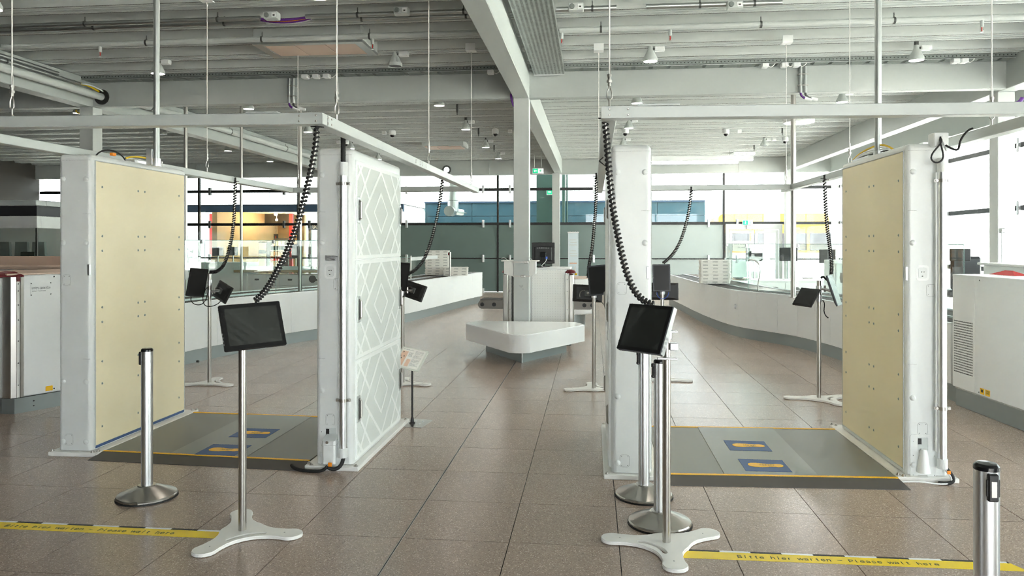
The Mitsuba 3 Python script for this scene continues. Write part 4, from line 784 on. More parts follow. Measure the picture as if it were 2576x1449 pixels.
part(k, 'cable', tube(spline([on_y(2069, 755, 8.5), on_y(2074, 768, 8.5), on_y(2073, 782, 8.5), on_y(2076, 792, 8.5), on_y(2084, 800, 8.5)], 20), .006, 6), 'rubber', True); part(k, 'cable', tube(spline([on_y(2065, 700, 8.5), on_y(2072, 697, 8.5), on_y(2080, 704, 8.5), on_y(2088, 701, 8.48)], 16), .011, 8), 'rubber', True)

# ------------------------------------------------------------------ belt posts, sign, tapes
def post(label, x, y, yaw=0, H=1.0):
    k = thing('belt_post', label, 'belt post'); n = 12
    prof = [(0, .085), (.055, .085), (.060, .078), (.185, .026), (.190, .018), (.190, .008), (0, .008)]
    part(k, 'base', xf(lathe(prof, 24, (x, y, 0)), np.eye(4)), 'steel', 12); part(k, 'base_ring', lathe([(0, .010), (.193, .010), (.194, 0), (0, 0)], 40, (x, y, 0)), 'rubber', 30)
    sh = Point(0, 0).buffer(.0365, quad_segs=12)
    for a in range(4): sh = sh.difference(affinity.rotate(sbox(.026, -.006, .05, .006), 45 + 90 * a, origin=(0, 0)))
    part(k, 'post', xf(ext(sh, H - .105, .08), rotz(yaw, (x, y, 0))), 'alu', 30)
    part(k, 'cap', lathe([(0, .022), (.030, .020), (.037, .012), (.038, 0), (0, 0)], 28, (x, y, H - .025)), 'bezel', 30)
    part(k, 'belt_cassette', xf(J(cbox(-.016, .016, -.050, -.034, H - .115, H - .028, .004), cbox(-.020, .020, -.046, -.040, H - .10, H - .045, .002)), rotz(yaw, (x, y, 0))), 'black')
    part(k, 'belt_end', xf(box(-.008, .008, -.052, -.050, H - .10, H - .05), rotz(yaw, (x, y, 0))), 'steel')
    return k
post('steel belt barrier post standing alone before the left scanner', -2.963, 4.768, R_(-85))
post('steel belt barrier post nearest the end-on scanner panel', .345, 5.136, R_(-80))
post('steel belt barrier post just behind the front right monitor stand', .406, 4.638, R_(-80))
post('steel belt barrier post cut off by the right picture edge', 1.256, 2.567, R_(-2))
k = thing('sign_stand', 'small information sign on a black post behind the lattice scanner panel', 'sign')
A, B, C, D = on_z(1014, 1053), on_z(1088, 1058), on_z(1060, 1077), on_z(1018, 1075)
part(k, 'base_plate', hull([*[p + [0, 0, z] for p in (A, B, C, D) for z in (0, .006)]]), 'steel')
px, py = on_z(1037, 1066)[:2]; part(k, 'post', J(cyl((px, py, .006), (px, py, .545), .0095, 16)), 'black', 40); part(k, 'collar', lathe([(0, .05), (.014, .05), (.018, .01), (.028, .006), (.028, 0), (0, 0)], 20, (px, py, .006)), 'black', 30)
part(k, 'plate_screw', J(*[cyl(on_z(a, b) + [0, 0, .006], on_z(a, b) + [0, 0, .009], .012, 12) for a, b in ((1024, 1060), (1047, 1061), (1064, 1062), (1055, 1068))]), 'alu')
M = euler(on_y(1032, 902, py - .012), R_(-14), R_(-42), R_(9)) 
def on_sign(m): return xf(m, M)
sg = part(k, 'board', on_sign(cbox(-.148, .148, 0, .012, -.115, .115, .004)), 'acrylic'); part(sg, 'paper', on_sign(box(-.128, .128, -.0015, .0, -.10, .102)), 'sign_paper')
tx = lambda s, h, x, z, w=None: on_sign(text(s, h, frm([x, -.0016, z], [1, 0, 0], [0, 0, 1], [0, -1, 0]), .0006, width=w))
part(sg, 'lettering', J(tx('Sicherheitsscanner', .010, -.118, .083, .115), *[on_sign(box(x0, x0 + w, -.0022, -.0015, z, z + .0022)) for x0, w, z in [(.02, .09 - .03 * (i % 4 == 3), .085 - .0075 * i) for i in range(22) if i % 6 != 5] + [(-.04, .045, .06 - .007 * i) for i in range(7)]]), 'text_grey')
part(sg, 'picture', on_sign(J(box(-.118, -.05, -.0022, -.0015, -.088, .07), box(-.03, .012, -.0022, -.0015, -.088, -.01))), 'salmon')
part(sg, 'picture_dot', on_sign(J(*[cyl((a, -.0032, b), (a, -.0015, b), .006, 12) for a, b in ((-.10, .055), (-.112, .01), (-.075, .012), (-.095, -.012))])), 'text_dark')
def mono(s, h, pitch, M):
    ms = []
    for i, ch in enumerate(s):
        if ch == ' ': continue
        t = meshkit.text_mesh(ch, h, .0006); t.apply_translation((i * pitch + pitch * .5 - (t.bounds[0][0] + t.bounds[1][0]) / 2, 0, 0)); ms.append(t)
    return xf(J(*ms), M)
def tape(label, x0, x1, y0a, y0b, tx0, pitch, ph):
    k = thing('floor_tape', label, 'floor tape'); a = math.atan2(y0b - y0a, x1 - x0); M = frm([x0, y0a, 0], [math.cos(a), math.sin(a), 0], [-math.sin(a), math.cos(a), 0], [0, 0, 1]); L = math.hypot(x1 - x0, y0b - y0a)
    part(k, 'band', xf(ext(Polygon([(0, 0), (L, 0), (L - .04, .095), (.0, .095)]), .0010, .0004), M), 'yellow')
    s, i = ph, 0
    while s < L - .03:
        e = min(s + .166, L - .045); s0 = max(s, 0)
        if e > s0: part(k, 'edge_dash', xf(ext(Polygon([(s0, .095), (e, .095), (e, .116), (s0, .116)]), .0010, .0004), M), 'white' if i % 2 == 0 else 'text_dark')
        s += .166; i += 1
    part(k, 'lettering', mono('Bitte hier warten \u2013 Please wait here', .034, pitch, M @ frm([tx0, .028, .0015], [1, 0, 0], [0, 1, 0], [0, 0, 1])), 'text_dark', label='dark lettering Bitte hier warten, Please wait here')
tape('yellow waiting line tape on the floor at the left edge', -3.95, -2.02, 4.15, 4.137, on_z(2, 1328)[0] + 3.95, .0300, -.03)
tape('yellow waiting line tape on the floor at the right edge', .45, 2.245, 4.15, 4.165, on_z(1856, 1405)[0] - .45, .0290, -.085)

# ================================================================== BENCH, X-RAY MACHINES, COUNTERS
k = thing('bench', 'white triangular bench with rounded front corner on a steel plinth before the central column', 'bench')
tri = Polygon([(-1.97, 11.60), (-1.86, 11.98), (-.26, 11.98), (-.10, 11.60), (-.88, 10.20), (-1.10, 10.20)])
tri = unary_union([tri.buffer(-.16).buffer(.16, quad_segs=16), Polygon([(-1.90, 11.60), (-1.86, 11.98), (-1.2, 11.98), (-1.3, 11.0), (-1.885, 11.52)])]).buffer(0)
part(k, 'top', J(ext(tri, .245, .20), ext(tri.buffer(-.012), .006, .445)), 'white_gloss', 28)
base = Polygon([(-1.66, 11.74), (-.99, 10.66), (-.40, 11.78), (-.6, 11.95), (-1.5, 11.95)]); part(k, 'plinth', ext(base, .20, 0), 'kick'); part(k, 'corner_trim', cyl((-.99, 10.655, 0), (-.99, 10.655, .20), .008, 10), 'alu', 40)
# central x-ray machine
k = thing('xray_machine', 'white x-ray baggage machine with steel corner posts behind the central column', 'x-ray machine')
part(k, 'body', J(cbox(-1.33, -.44, 12.50, 13.35, .10, 1.27, .008)), 'white'); part(k, 'front_panel', cbox(-1.00, -.46, 12.485, 12.505, .16, 1.25, .004), 'dimpled', label='white panel with dimples')
part(k, 'top_panel', cbox(-1.36, -.36, 12.49, 13.36, 1.255, 1.282, .008), 'white')
for i, (a, b) in enumerate(((-1.475, -1.38), (-.385, -.30))):
    part(k, 'corner_post', cbox(a, b, 12.44, 12.62, .08, 1.19, .02), 'steel'); part(k, 'edge_strip', cbox(*((-1.375, -1.335) if i == 0 else (-.44, -.39)), 12.45, 12.50, .08, 1.19, .004), 'white_warm')
    c = ((a + b) / 2 + (.02 if i == 0 else -.015), 12.53); part(k, 'red_cap', J(lathe([(0, .062), (.045, .055), (.085, .03), (.095, .0), (0, 0)], 24, (c[0], c[1], 1.20)), cbox(c[0] - .02, c[0] + .02, 12.46, 12.50, 1.13, 1.21, .006)), 'red_dark', 40, label='dark red cap')
    part(k, 'screw', J(*[cyl((c[0] + (.05 if i == 0 else -.055), 12.448, z), (c[0] + (.05 if i == 0 else -.055), 12.455, z), .006, 8) for z in (.3, .6, .9, 1.1)]), 'text_dark')
part(k, 'tunnel_shadow', box(-1.335, -1.28, 12.47, 12.50, .1, 1.2), 'dark_metal')  # narrow dark strip beside the left corner post
for s, (a, b) in enumerate(((-1.90, -1.475), (-.30, .02))):
    ends = unary_union([sbox(a + (.06 if s == 0 else 0), .60, b - (0 if s == 0 else .06), .745), Point(a + .07 if s == 0 else b - .07, .672).buffer(.0725)])
    c = part(k, 'conveyor', ext_xz(ends, 12.50, 13.05), 'conveyor_frame', 40); part(c, 'belt', box(a + .03, b - .03, 12.52, 13.03, .743, .75), 'conveyor')
    part(c, 'roller', J(*[cyl((q, 12.494, .672), (q, 12.50, .672), .033, 20) for q in ((a + .07, a + .27) if s == 0 else (a + .17, b - .02))]), 'black')
part(k, 'leg', J(*[cyl((x, y, 0), (x, y, .1), .025, 14) for x in (-1.25, -.39) for y in (12.56, 13.2)], *[cyl((x, y, 0), (x, y, .015), .045, 14) for x in (-1.25, -.39) for y in (12.56, 13.2)]), 'dark_metal'); part(k, 'beacon', cyl((-.29, 12.53, 1.185), (-.25, 12.53, 1.185), .018, 12), 'yellow')
k = thing('desk_monitor', 'black monitor seen from behind on top of the central x-ray machine', 'monitor')
c = on_y(1367, 638, 12.95); part(k, 'housing', J(cbox(c[0] - .195, c[0] + .195, 12.93, 12.965, c[2] - .17, c[2] + .19, .006), cbox(c[0] - .15, c[0] + .15, 12.90, 12.935, c[2] - .12, c[2] + .12, .012)), 'black'); part(k, 'stand', J(cbox(c[0] - .035, c[0] + .035, 12.86, 12.91, 1.29, c[2] + .03, .008), cbox(c[0] - .05, c[0] + .05, 12.855, 12.91, c[2] - .06, c[2] + .03, .01)), 'bezel'); part(k, 'foot', cbox(c[0] - .12, c[0] + .12, 12.80, 13.0, 1.2825, 1.30, .005), 'black')
part(k, 'vent', J(*[box(c[0] - .11 + .037 * i, c[0] - .085 + .037 * i, 12.897, 12.90, z, z + .006) for i in range(6) for z in (c[2] + .09, c[2] + .10)]), 'text_grey'); part(k, 'plug', cbox(c[0] + .04, c[0] + .075, 12.86, 12.90, c[2] - .09, c[2] - .05, .006), 'blue', label='blue video plug'); part(k, 'cable', tube(spline([(c[0] + .05, 12.87, c[2] - .08), (c[0] + .03, 12.85, c[2] - .15), (c[0] - .02, 12.82, 1.31), (c[0] + .05, 12.75, 1.288), (c[0] + .15, 12.75, 1.288)], 24), .006, 6), 'white', True)
for s, lab in ((-1, 'left'), (1, 'right')):
    k = thing('column_bin', f'grey metal bin strapped to the {lab} side of the central column', 'bin'); x0, x1 = ((-1.415, -1.262) if s < 0 else (-1.008, -.905))
    part(k, 'shell', J(hull([[x, y, z] for x in (x0, x1) for y in (12.09, 12.32) for z in (1.16 if (x == (x1 if s < 0 else x0)) else 1.20, 1.405)])), 'white_warm'); part(k, 'rim', J(cbox(min(x0, x0 + s * 0) - (.045 if s < 0 else 0), x1 + (.05 if s > 0 else 0), 12.06, 12.34, 1.40, 1.42, .004)), 'white_warm')
    part(k, 'bag_hook', tube(spline([(x0 + .05, 12.1, 1.42), (x0 + .0, 12.09, 1.46), (x0 - .04, 12.09, 1.45)], 10), .006, 6), 'alu')
for i, z in enumerate((1.165, 1.39)):
    k = thing('steel_strap', 'steel strap clamped round the central column, ' + ('lower one', 'upper one')[i], 'strap'); part(k, 'band', J(box(-1.264, -1.006, 12.068, 12.078, z - .013, z + .013), box(-1.27, -1.262, 12.07, 12.33, z - .013, z + .013), box(-1.008, -1.0, 12.07, 12.33, z - .013, z + .013)), 'steel'); part(k, 'buckle', cbox(-1.14 + .05 * i, -1.07 + .05 * i, 12.05, 12.07, z - .02, z + .02, .006), 'steel')
k = thing('round_counter', 'small white round counter behind the central x-ray machine', 'counter'); part(k, 'drum', lathe([(0, .98), (.40, .98), (.42, .96), (.42, .30), (.40, .26), (0, .26)], 40, (-.38, 15.6, 0)), 'white_gloss', 30); part(k, 'plinth', lathe([(0, .27), (.24, .27), (.24, 0), (0, 0)], 32, (-.38, 15.6, 0)), 'kick', 30); part(k, 'worktop', lathe([(0, 1.0), (.42, 1.0), (.42, .98), (0, .98)], 40, (-.38, 15.6, 0)), 'pink_wood', 30)
k = thing('roll_up_banner', 'tall pale blue roll-up banner standing before the frosted glass', 'banner'); a, b = on_y(1429, 586, 18.0), on_y(1453, 586, 18.0)
part(k, 'sheet', box(a[0], b[0] + .02, 18.0, 18.004, .06, a[2]), 'facade_pale'); scene[k + '__sheet']['bsdf'] = {'type': 'ref', 'id': mat('banner', (.74, .83, .87), .5)}; part(k, 'top_bar', cbox(a[0] - .01, b[0] + .03, 17.99, 18.012, a[2] - .005, a[2] + .03, .005), 'white'); part(k, 'base', cbox(a[0] - .03, b[0] + .05, 17.9, 18.1, 0, .07, .01), 'alu')
part(k, 'lettering', J(*[box(a[0] + .03 + .02 * (i % 2), b[0] - .03 + .01 * ((i * 7) % 3), 17.9975, 17.9995, z, z + .022) for i, z in enumerate((1.76, 1.70, 1.64, 1.50, 1.44, 1.38))]), 'facade_pale'); part(k, 'arrow', J(*[box(a[0] + x, a[0] + x + .008, 17.9975, 17.9995, 1.02, 1.15) for x in (.08, .16)], box(a[0] + .04, b[0] - .02, 17.9975, 17.9995, 1.20, 1.23)), 'salmon')

# curved lane counters
def resample(path, step):
    l = LineString(spline(np.c_[np.array(path), np.zeros(len(path))], 120)[:, :2]); n = max(2, round(l.length / step))
    return [l.interpolate(i / n, normalized=True).coords[0] for i in range(n + 1)], l
def strip(line, a, b, off0, off1, z0, z1, n=6):
    """a slab along the path between arc lengths a..b, from offset off0 to off1 to the path's left"""
    P, Q = [], []
    for t in np.linspace(a, b, n):
        p = np.array(line.interpolate(t).coords[0]); e = .01; d = np.array(line.interpolate(min(t + e, line.length)).coords[0]) - np.array(line.interpolate(max(t - e, 0)).coords[0]); d /= np.linalg.norm(d); nn = np.array([-d[1], d[0]])
        P.append(p + nn * off0); Q.append(p + nn * off1)
    return ext(Polygon(P + Q[::-1]).buffer(0), z1 - z0, z0)
def lane(label, path, side, panel, ztop, glass, cat='counter', depth=1.0):
    k = thing('lane_counter', label, cat); pts, L = resample(path, panel); n = len(pts) - 1; tot = L.length; s = side
    for i in range(n):
        a, b = tot * i / n, tot * (i + 1) / n
        part(k, 'front_panel', strip(L, a + .0014, b - .0014, 0, s * .03, .20, ztop), 'white')
    N = int(tot / .12)
    part(k, 'core', strip(L, 0, tot, s * .03, s * depth, .19, ztop - .05, N), 'white_warm'); part(k, 'kick_plate', strip(L, 0, tot, s * .07, s * .09, 0, .20, N), 'kick'); part(k, 'plinth', strip(L, 0, tot, s * .09, s * (depth - .08), 0, .19, N), 'dark_metal')
    part(k, 'edge_trim', strip(L, 0, tot, s * .0, s * .05, ztop, ztop + .006, N), 'alu'); part(k, 'belt', strip(L, 0, tot, s * .07, s * .42, ztop - .05, ztop - .012, N), 'conveyor'); part(k, 'guide_rail', strip(L, 0, tot, s * .42, s * .47, ztop - .05, ztop + .012, N), 'alu')
    rl = []
    for t in np.arange(.1, tot - .05, .085):
        p = np.array(L.interpolate(t).coords[0]); d = np.array(L.interpolate(min(t + .02, tot)).coords[0]) - p; d /= np.linalg.norm(d); nn = np.array([-d[1], d[0]]) * s
        rl.append(cyl((*(p + nn * .52), ztop - .022), (*(p + nn * .92), ztop - .022), .024, 8))
    part(k, 'roller_bed', J(*rl), 'roller', 40, kind='stuff'); part(k, 'guide_rail', strip(L, 0, tot, s * .93, s * depth, ztop - .05, ztop + .012, N), 'alu')
    for (a, b, h, off) in glass:
        P = [np.array(L.interpolate(t).coords[0]) for t in (a + .01, b - .01)]; d = P[1] - P[0]; d /= np.linalg.norm(d); nn = np.array([-d[1], d[0]]) * s * off
        v = np.array([[*(P[0] + nn), ztop], [*(P[1] + nn), ztop], [*(P[1] + nn), ztop + h], [*(P[0] + nn), ztop + h]])
        g = part(k, 'glass_pane', (v, [[0, 1, 2, 3]]), 'glass_green'); 
        part(g, 'edge', J(tube(v[[3, 2]], .004, 5), tube(v[[0, 3]], .003, 5)), 'far_green_edge'); part(g, 'clip', J(*[cbox(*(q[0] - .02, q[0] + .02), q[1] - .02, q[1] + .02, ztop + h - .05, ztop + h + .01, .006) for q in (P[1] + nn,)]), 'alu')
    return k, L
mat('far_green_edge', (.25, .42, .38), .3)
LP = [(-5.62, 8.9), (-5.58, 9.9), (-5.36, 11.1), (-4.86, 12.6), (-4.36, 13.9), (-4.02, 15.2), (-3.56, 18.2), (-3.10, 21.2)]
kL, LL = lane('curved white lane counter with glass screens behind the left scanner', LP, 1, .86, .86, [(.2, 1.75, .88, .30), (1.75, 3.30, .88, .30), (3.30, 4.8, .88, .30), (6.2, 7.9, .48, .9), (7.9, 9.9, .48, .9)])
part(kL, 'socket', J(*[cbox(x, x + .04, y - .004, y + .02, .03, .06, .004) for x, y in ((-5.50, 10.02), (-5.46, 10.26))]), 'dark_metal')
e0, e1 = np.array(LL.interpolate(LL.length).coords[0]), np.array([-4.1, 21.3]); part(kL, 'end_panel', hull([[x, y, z] for x, y in ((-3.10, 21.2), (-3.11, 21.23), (-4.07, 21.34), (-4.07, 21.31)) for z in (.2, .87)]), 'white')
RP = [(3.80, 8.50), (3.68, 9.4), (3.56, 10.8), (3.42, 11.9), (3.10, 12.95), (2.66, 13.75), (2.42, 14.8), (2.24, 17.0), (2.02, 21.0)]
kR, LR = lane('curved white lane counter with glass screens running back on the right', RP, -1, .50, .84, [(.3, 1.75, .84, .34), (1.75, 3.2, .84, .34), (3.2, 4.55, .84, .34), (4.55, 5.9, .84, .34), (5.9, 7.2, .84, .34), (8.0, 10.0, .5, .95)])
c = on_z(1863, 775, .55); part(kR, 'knob', xf(lathe([(0, .02), (.04, .016), (.045, 0), (0, 0)], 20), frm([2.575, 13.98, .55], [.5, .866, 0], [0, 0, 1], [-.9, -.43, 0])), 'alu', 30)
# steel posts standing on the counters
def steel_post(label, x, y, z0, z1, r=.034):
    k = thing('steel_post', label, 'post'); part(k, 'shaft', cyl((x, y, z0), (x, y, z1), r, 24), 'steel', 40); part(k, 'base_flange', cyl((x, y, z0), (x, y, z0 + .012), r + .03, 24), 'steel', 40)
steel_post('tall steel post on the left counter just left of the lattice scanner panel', *on_z(762, 735, .84)[:2] + np.array([-.1, .12]), .852, 4.06)
steel_post('tall steel post beyond the coiled cable over the left counter', on_y(607, 600, 14.5)[0], 14.5, 0, 4.50, .028); steel_post('tall steel post close to the right edge of the left cream panel', on_y(467, 600, 13.2)[0], 13.2, 0, 4.50, .032)
steel_post('tall steel post on the right counter before the glass door', *on_z(1990, 748, .84)[:2] + np.array([.06, .1]), .83, 4.45, .040)
k = thing('handrail', 'bent steel handrail on the right counter behind the glass screens', 'handrail'); part(k, 'rail', tube(spline([on_y(1882, 655, 14.0), on_y(1900, 656, 14.0), on_y(1909, 664, 14.0), on_y(1910, 700, 14.0), on_y(1911, 738, 14.0)], 30), .012, 8), 'steel', True); c = on_y(1911, 738, 14.0); part(k, 'base', cbox(c[0] - .05, c[0] + .05, 13.93, 14.07, .80, c[2] + .02, .01), 'steel')
# trays
def tray_mesh(w=.62, d=.40, h=.068):
    o = rrect(-w / 2, w / 2, -d / 2, d / 2, .04); i = rrect(-w / 2 + .02, w / 2 - .02, -d / 2 + .02, d / 2 - .02, .03)
    m = [ext(o.difference(i), h), ext(o, .006), ext(rrect(-w / 2 - .012, w / 2 + .012, -d / 2 - .012, d / 2 + .012, .045).difference(i), .012, h - .012)]
    return J(*m)
tm = tray_mesh(); tray_ply = mikit.ply(tm, 'tray'); slots = J(*[box(x - .05, x + .05, -.2035, -.199, .018, .044) for x in (-.2, 0, .2)], *[box(.309, .3135, y - .04, y + .04, .018, .044) for y in (-.08, .08)]); slot_ply = mikit.ply(slots, 'tray_slot')
ORDN = ['lowest', 'second', 'third', 'fourth', 'fifth', 'sixth', 'seventh', 'eighth', 'ninth', 'topmost']
def trays(n, x, y, z, yaw, where):
    for i in range(n):
        k = thing('baggage_tray', f'white baggage tray, {"topmost" if i == n - 1 else ORDN[i]} of the {where}', 'tray', where)
        to = T().translate([float(x + .004 * ((i * 7) % 3 - 1)), float(y), float(z + i * .070)]).rotate([0, 0, 1], yaw + ((i * 37) % 5 - 2) * .7)
        scene[k] = {**tray_ply, 'to_world': to}; q = key_for(k + '__grip_slots'); scene[q] = {**slot_ply, 'to_world': to}
trays(9, -4.00, 19.3, .876, 12, 'tall stack at the counter end'); trays(3, -3.45, 18.9, .876, 12, 'low stack at the counter end'); trays(7, 2.55, 16.2, .856, -4, 'stack behind the end-on scanner panel')
k = thing('sign_post', 'slim steel post with red top beside the tall tray stack', 'post'); c = on_y(1132, 640, 18.6); part(k, 'post', cyl((c[0], 18.6, .85), (c[0], 18.6, c[2] + .06), .025, 14), 'steel', 40); part(k, 'red_top', box(c[0] - .045, c[0] - .02, 18.58, 18.62, c[2] - .02, c[2] + .05), 'red_dark')
k = thing('direction_strip', 'narrow pale sign strip on posts before the tall tray stack', 'sign'); a, b = on_y(1033, 652, 17.0), on_y(1101, 647, 17.6); part(k, 'strip', hull([[*q[:2], q[2] + dz] for q in (a, b) for dz in (-.035, .045)] + [[q[0], q[1] + .01, q[2]] for q in (a, b)]), 'facade_pale'); part(k, 'post', cyl((a[0], 17.02, .86), (a[0], 17.02, a[2] + .08), .015, 10), 'steel', 40)

# left x-ray machine (rotated) with its plate
MA = frm([-5.73, 6.88, 0], [.42, .9075, 0], [-.9075, .42, 0], [0, 0, 1])     # x along the face, y into the machine
mx = lambda m: xf(m, MA)
k = thing('xray_machine', 'white x-ray baggage machine with a name plate at the left edge of the picture', 'x-ray machine')
part(k, 'body', mx(cbox(.145, 1.6, .01, 1.0, .155, 1.375, .01)), 'white'); part(k, 'plinth', mx(hull([[x, y, z] for x, y in ((.0, .12), (.06, .0), (1.6, 0), (1.6, 1.0), (0, 1.0)) for z in (0, .15)])), 'kick')
part(k, 'corner_post', mx(hull([[x, y, z] for x, y in ((-.0, .10), (.04, .03), (.082, .012), (.082, .2), (0, .2)) for z in (.155, 1.36)])), 'steel'); part(k, 'corner_post', mx(cbox(-.14, .0, .10, .22, .155, 1.36, .01)), 'alu')
part(k, 'edge_strip', mx(cbox(.085, .115, .008, .05, .155, 1.33, .003)), 'white_warm'); part(k, 'edge_strip', mx(cbox(.117, .147, .0, .05, .155, 1.36, .003)), 'steel'); part(k, 'screw', mx(J(*[cyl((.100, .006, z), (.100, .009, z), .006, 8) for z in (.28, .5, .72, .93, 1.08, 1.22, 1.29)], cyl((.445, .008, 1.35), (.445, .012, 1.35), .008, 8), cyl((.445, .008, .19), (.445, .012, .19), .008, 8))), 'text_dark')
part(k, 'red_cap', mx(J(hull([[x, y, z] for x, y in ((-.16, .08), (.145, -.005), (.145, .2), (-.16, .24)) for z in (1.362, 1.375)] + [[.02, .10, 1.42], [.09, .06, 1.415]]), box(.085, .115, .0, .04, 1.315, 1.365))), 'red_dark', label='dark red cap')
lb = part(k, 'name_plate', mx(box(.215, .415, .0065, .0098, 1.165, 1.295)), 'white'); M2 = MA @ frm([.225, .0062, 1.228], [1, 0, 0], [0, 0, 1], [0, -1, 0])
part(lb, 'lettering', J(text('smiths detection', .026, M2, .0006, width=.18), text('Heimann x-ray technology', .011, M2 @ frm([0, -.022, 0], [1, 0, 0], [0, 1, 0], [0, 0, 1]),   .0006, width=.135)), 'text_dark'); part(lb, 'plate_screw', mx(J(*[cyl((a, .004, b), (a, .007, b), .006, 8) for a in (.220, .410) for b in (1.172, 1.288)])), 'text_dark')
part(k, 'warning_sticker', mx(box(.36, .43, .006, .0095, .175, .225)), 'amber_sticker', label='yellow warning sticker'); part(k, 'top_panel', mx(cbox(.0, 1.6, .02, 1.0, 1.376, 1.395, .004)), 'pink_wood'); part(k, 'plinth_screw', mx(J(*[cyl((.24, -.003, z), (.24, .0, z), .007, 8) for z in (.05, .10)])), 'text_dark')
k = thing('side_counter', 'pale wooden shelf counter behind the left x-ray machine', 'counter'); part(k, 'worktop', cbox(-9.4, -6.62, 8.9, 9.5, 1.36, 1.40, .01), 'pink_wood'); part(k, 'body', box(-9.3, -6.65, 8.95, 9.45, 0, 1.36), 'white_warm'); part(k, 'upstand', cbox(-9.4, -6.62, 9.5, 9.56, 1.36, 1.52, .005), 'pink_wood')
# right x-ray machine
k = thing('xray_machine', 'long grey-white x-ray baggage machine at the right edge of the picture', 'x-ray machine')
MR = frm([3.765, 8.36, 0], [.066, -.9978, 0], [.9978, .066, 0], [0, 0, 1]); mr = lambda m: xf(m, MR)
for a, b in ((-.02, .385), (.388, 1.35), (1.353, 2.4)): part(k, 'front_panel', mr(cbox(a, b, .0, .03, .20, 1.36, .004)), 'white')
part(k, 'body', mr(box(-.02, 2.4, .03, .9, .18, 1.35)), 'white_warm'); part(k, 'kick_plate', mr(cbox(-.02, 2.4, .03, .06, 0, .2, .004)), 'kick'); part(k, 'top_panel', mr(cbox(-.02, 2.4, -.002, .9, 1.352, 1.372, .004)), 'white'); part(k, 'plinth', mr(box(-.02, 2.4, .06, .88, 0, .18)), 'dark_metal')
part(k, 'vent_holes', mr(J(*[box(.01 + .0205 * i, .021 + .0205 * i, -.0015, .003, .36 + .0262 * j, .372 + .0262 * j) for i in range(17) for j in range(21)])), 'text_dark', kind='stuff'); part(k, 'warning_sticker', mr(box(.48, .55, -.001, .004, .215, .275)), 'amber_sticker', label='yellow warning sticker'); part(k, 'warning_sticker', mr(box(.565, .645, -.001, .004, .215, .275)), 'amber_sticker', label='yellow warning sticker'); part(k, 'sticker_print', mr(J(box(.50, .53, -.002, 0, .235, .262), *[box(.575, .635, -.002, 0, z, z + .004) for z in (.23, .24, .25, .26)])), 'text_dark'); part(k, 'screw', mr(J(cyl((.47, -.002, 1.33), (.47, .002, 1.33), .007, 8), cyl((.46, -.002, .225), (.46, .002, .225), .007, 8))), 'text_dark')
part(k, 'red_cap', mr(hull([[.02, .35, 1.373], [.45, .35, 1.373], [.45, .5, 1.373], [.02, .5, 1.373], [.18, .42, 1.42], [.3, .42, 1.42]])), 'red', label='red cap')
k = thing('raised_counter', 'white raised counter behind the right x-ray machine', 'counter'); part(k, 'body', cbox(4.95, 6.1, 6.5, 10.2, 0, 1.42, .01), 'white'); part(k, 'worktop', cbox(4.9, 6.15, 6.45, 10.25, 1.42, 1.45, .006), 'white_gloss')
g = part(k, 'glass_pane', (np.array([[5.3, 10.1, 1.45], [6.6, 10.1, 1.45], [6.6, 10.1, 2.0], [5.3, 10.1, 2.0]]), [[0, 1, 2, 3]]), 'glass_green'); c = on_y(2521, 580, 10.1); part(g, 'clip', J(cbox(c[0] - .03, c[0] + .03, 10.07, 10.13, c[2] - .03, c[2] + .03, .01), cyl((c[0], 10.1, 1.45), (c[0], 10.1, c[2]), .008, 8)), 'alu')
k = thing('desk_monitor', 'black monitor seen through the glass above the right x-ray machine', 'monitor'); c = on_y(2416, 645, 10.6); part(k, 'housing', cbox(c[0] - .12, c[0] + .13, 10.6, 10.64, 1.46, c[2] + .10, .006), 'black'); part(k, 'screen', box(c[0] - .11, c[0] + .12, 10.597, 10.60, 1.48, c[2] + .085), 'screen_matte')
k = thing('office_chair', 'dark office chair back beside the monitor above the right x-ray machine', 'chair'); c = on_y(2432, 660, 10.9); part(k, 'backrest', cbox(c[0] - .19, c[0] + .2, 10.9, 10.98, 1.05, c[2] + .08, .03), 'shop_dark'); part(k, 'seat', cbox(c[0] - .22, c[0] + .22, 10.95, 11.4, .95, 1.05, .03), 'shop_dark'); part(k, 'pedestal', J(cyl((c[0], 11.2, .05), (c[0], 11.2, .95), .03, 12), *[tube([(c[0], 11.2, .10), (c[0] + .28 * math.cos(a), 11.2 + .28 * math.sin(a), .03)], .02, 6) for a in np.arange(5) * 1.257]), 'dark_metal')
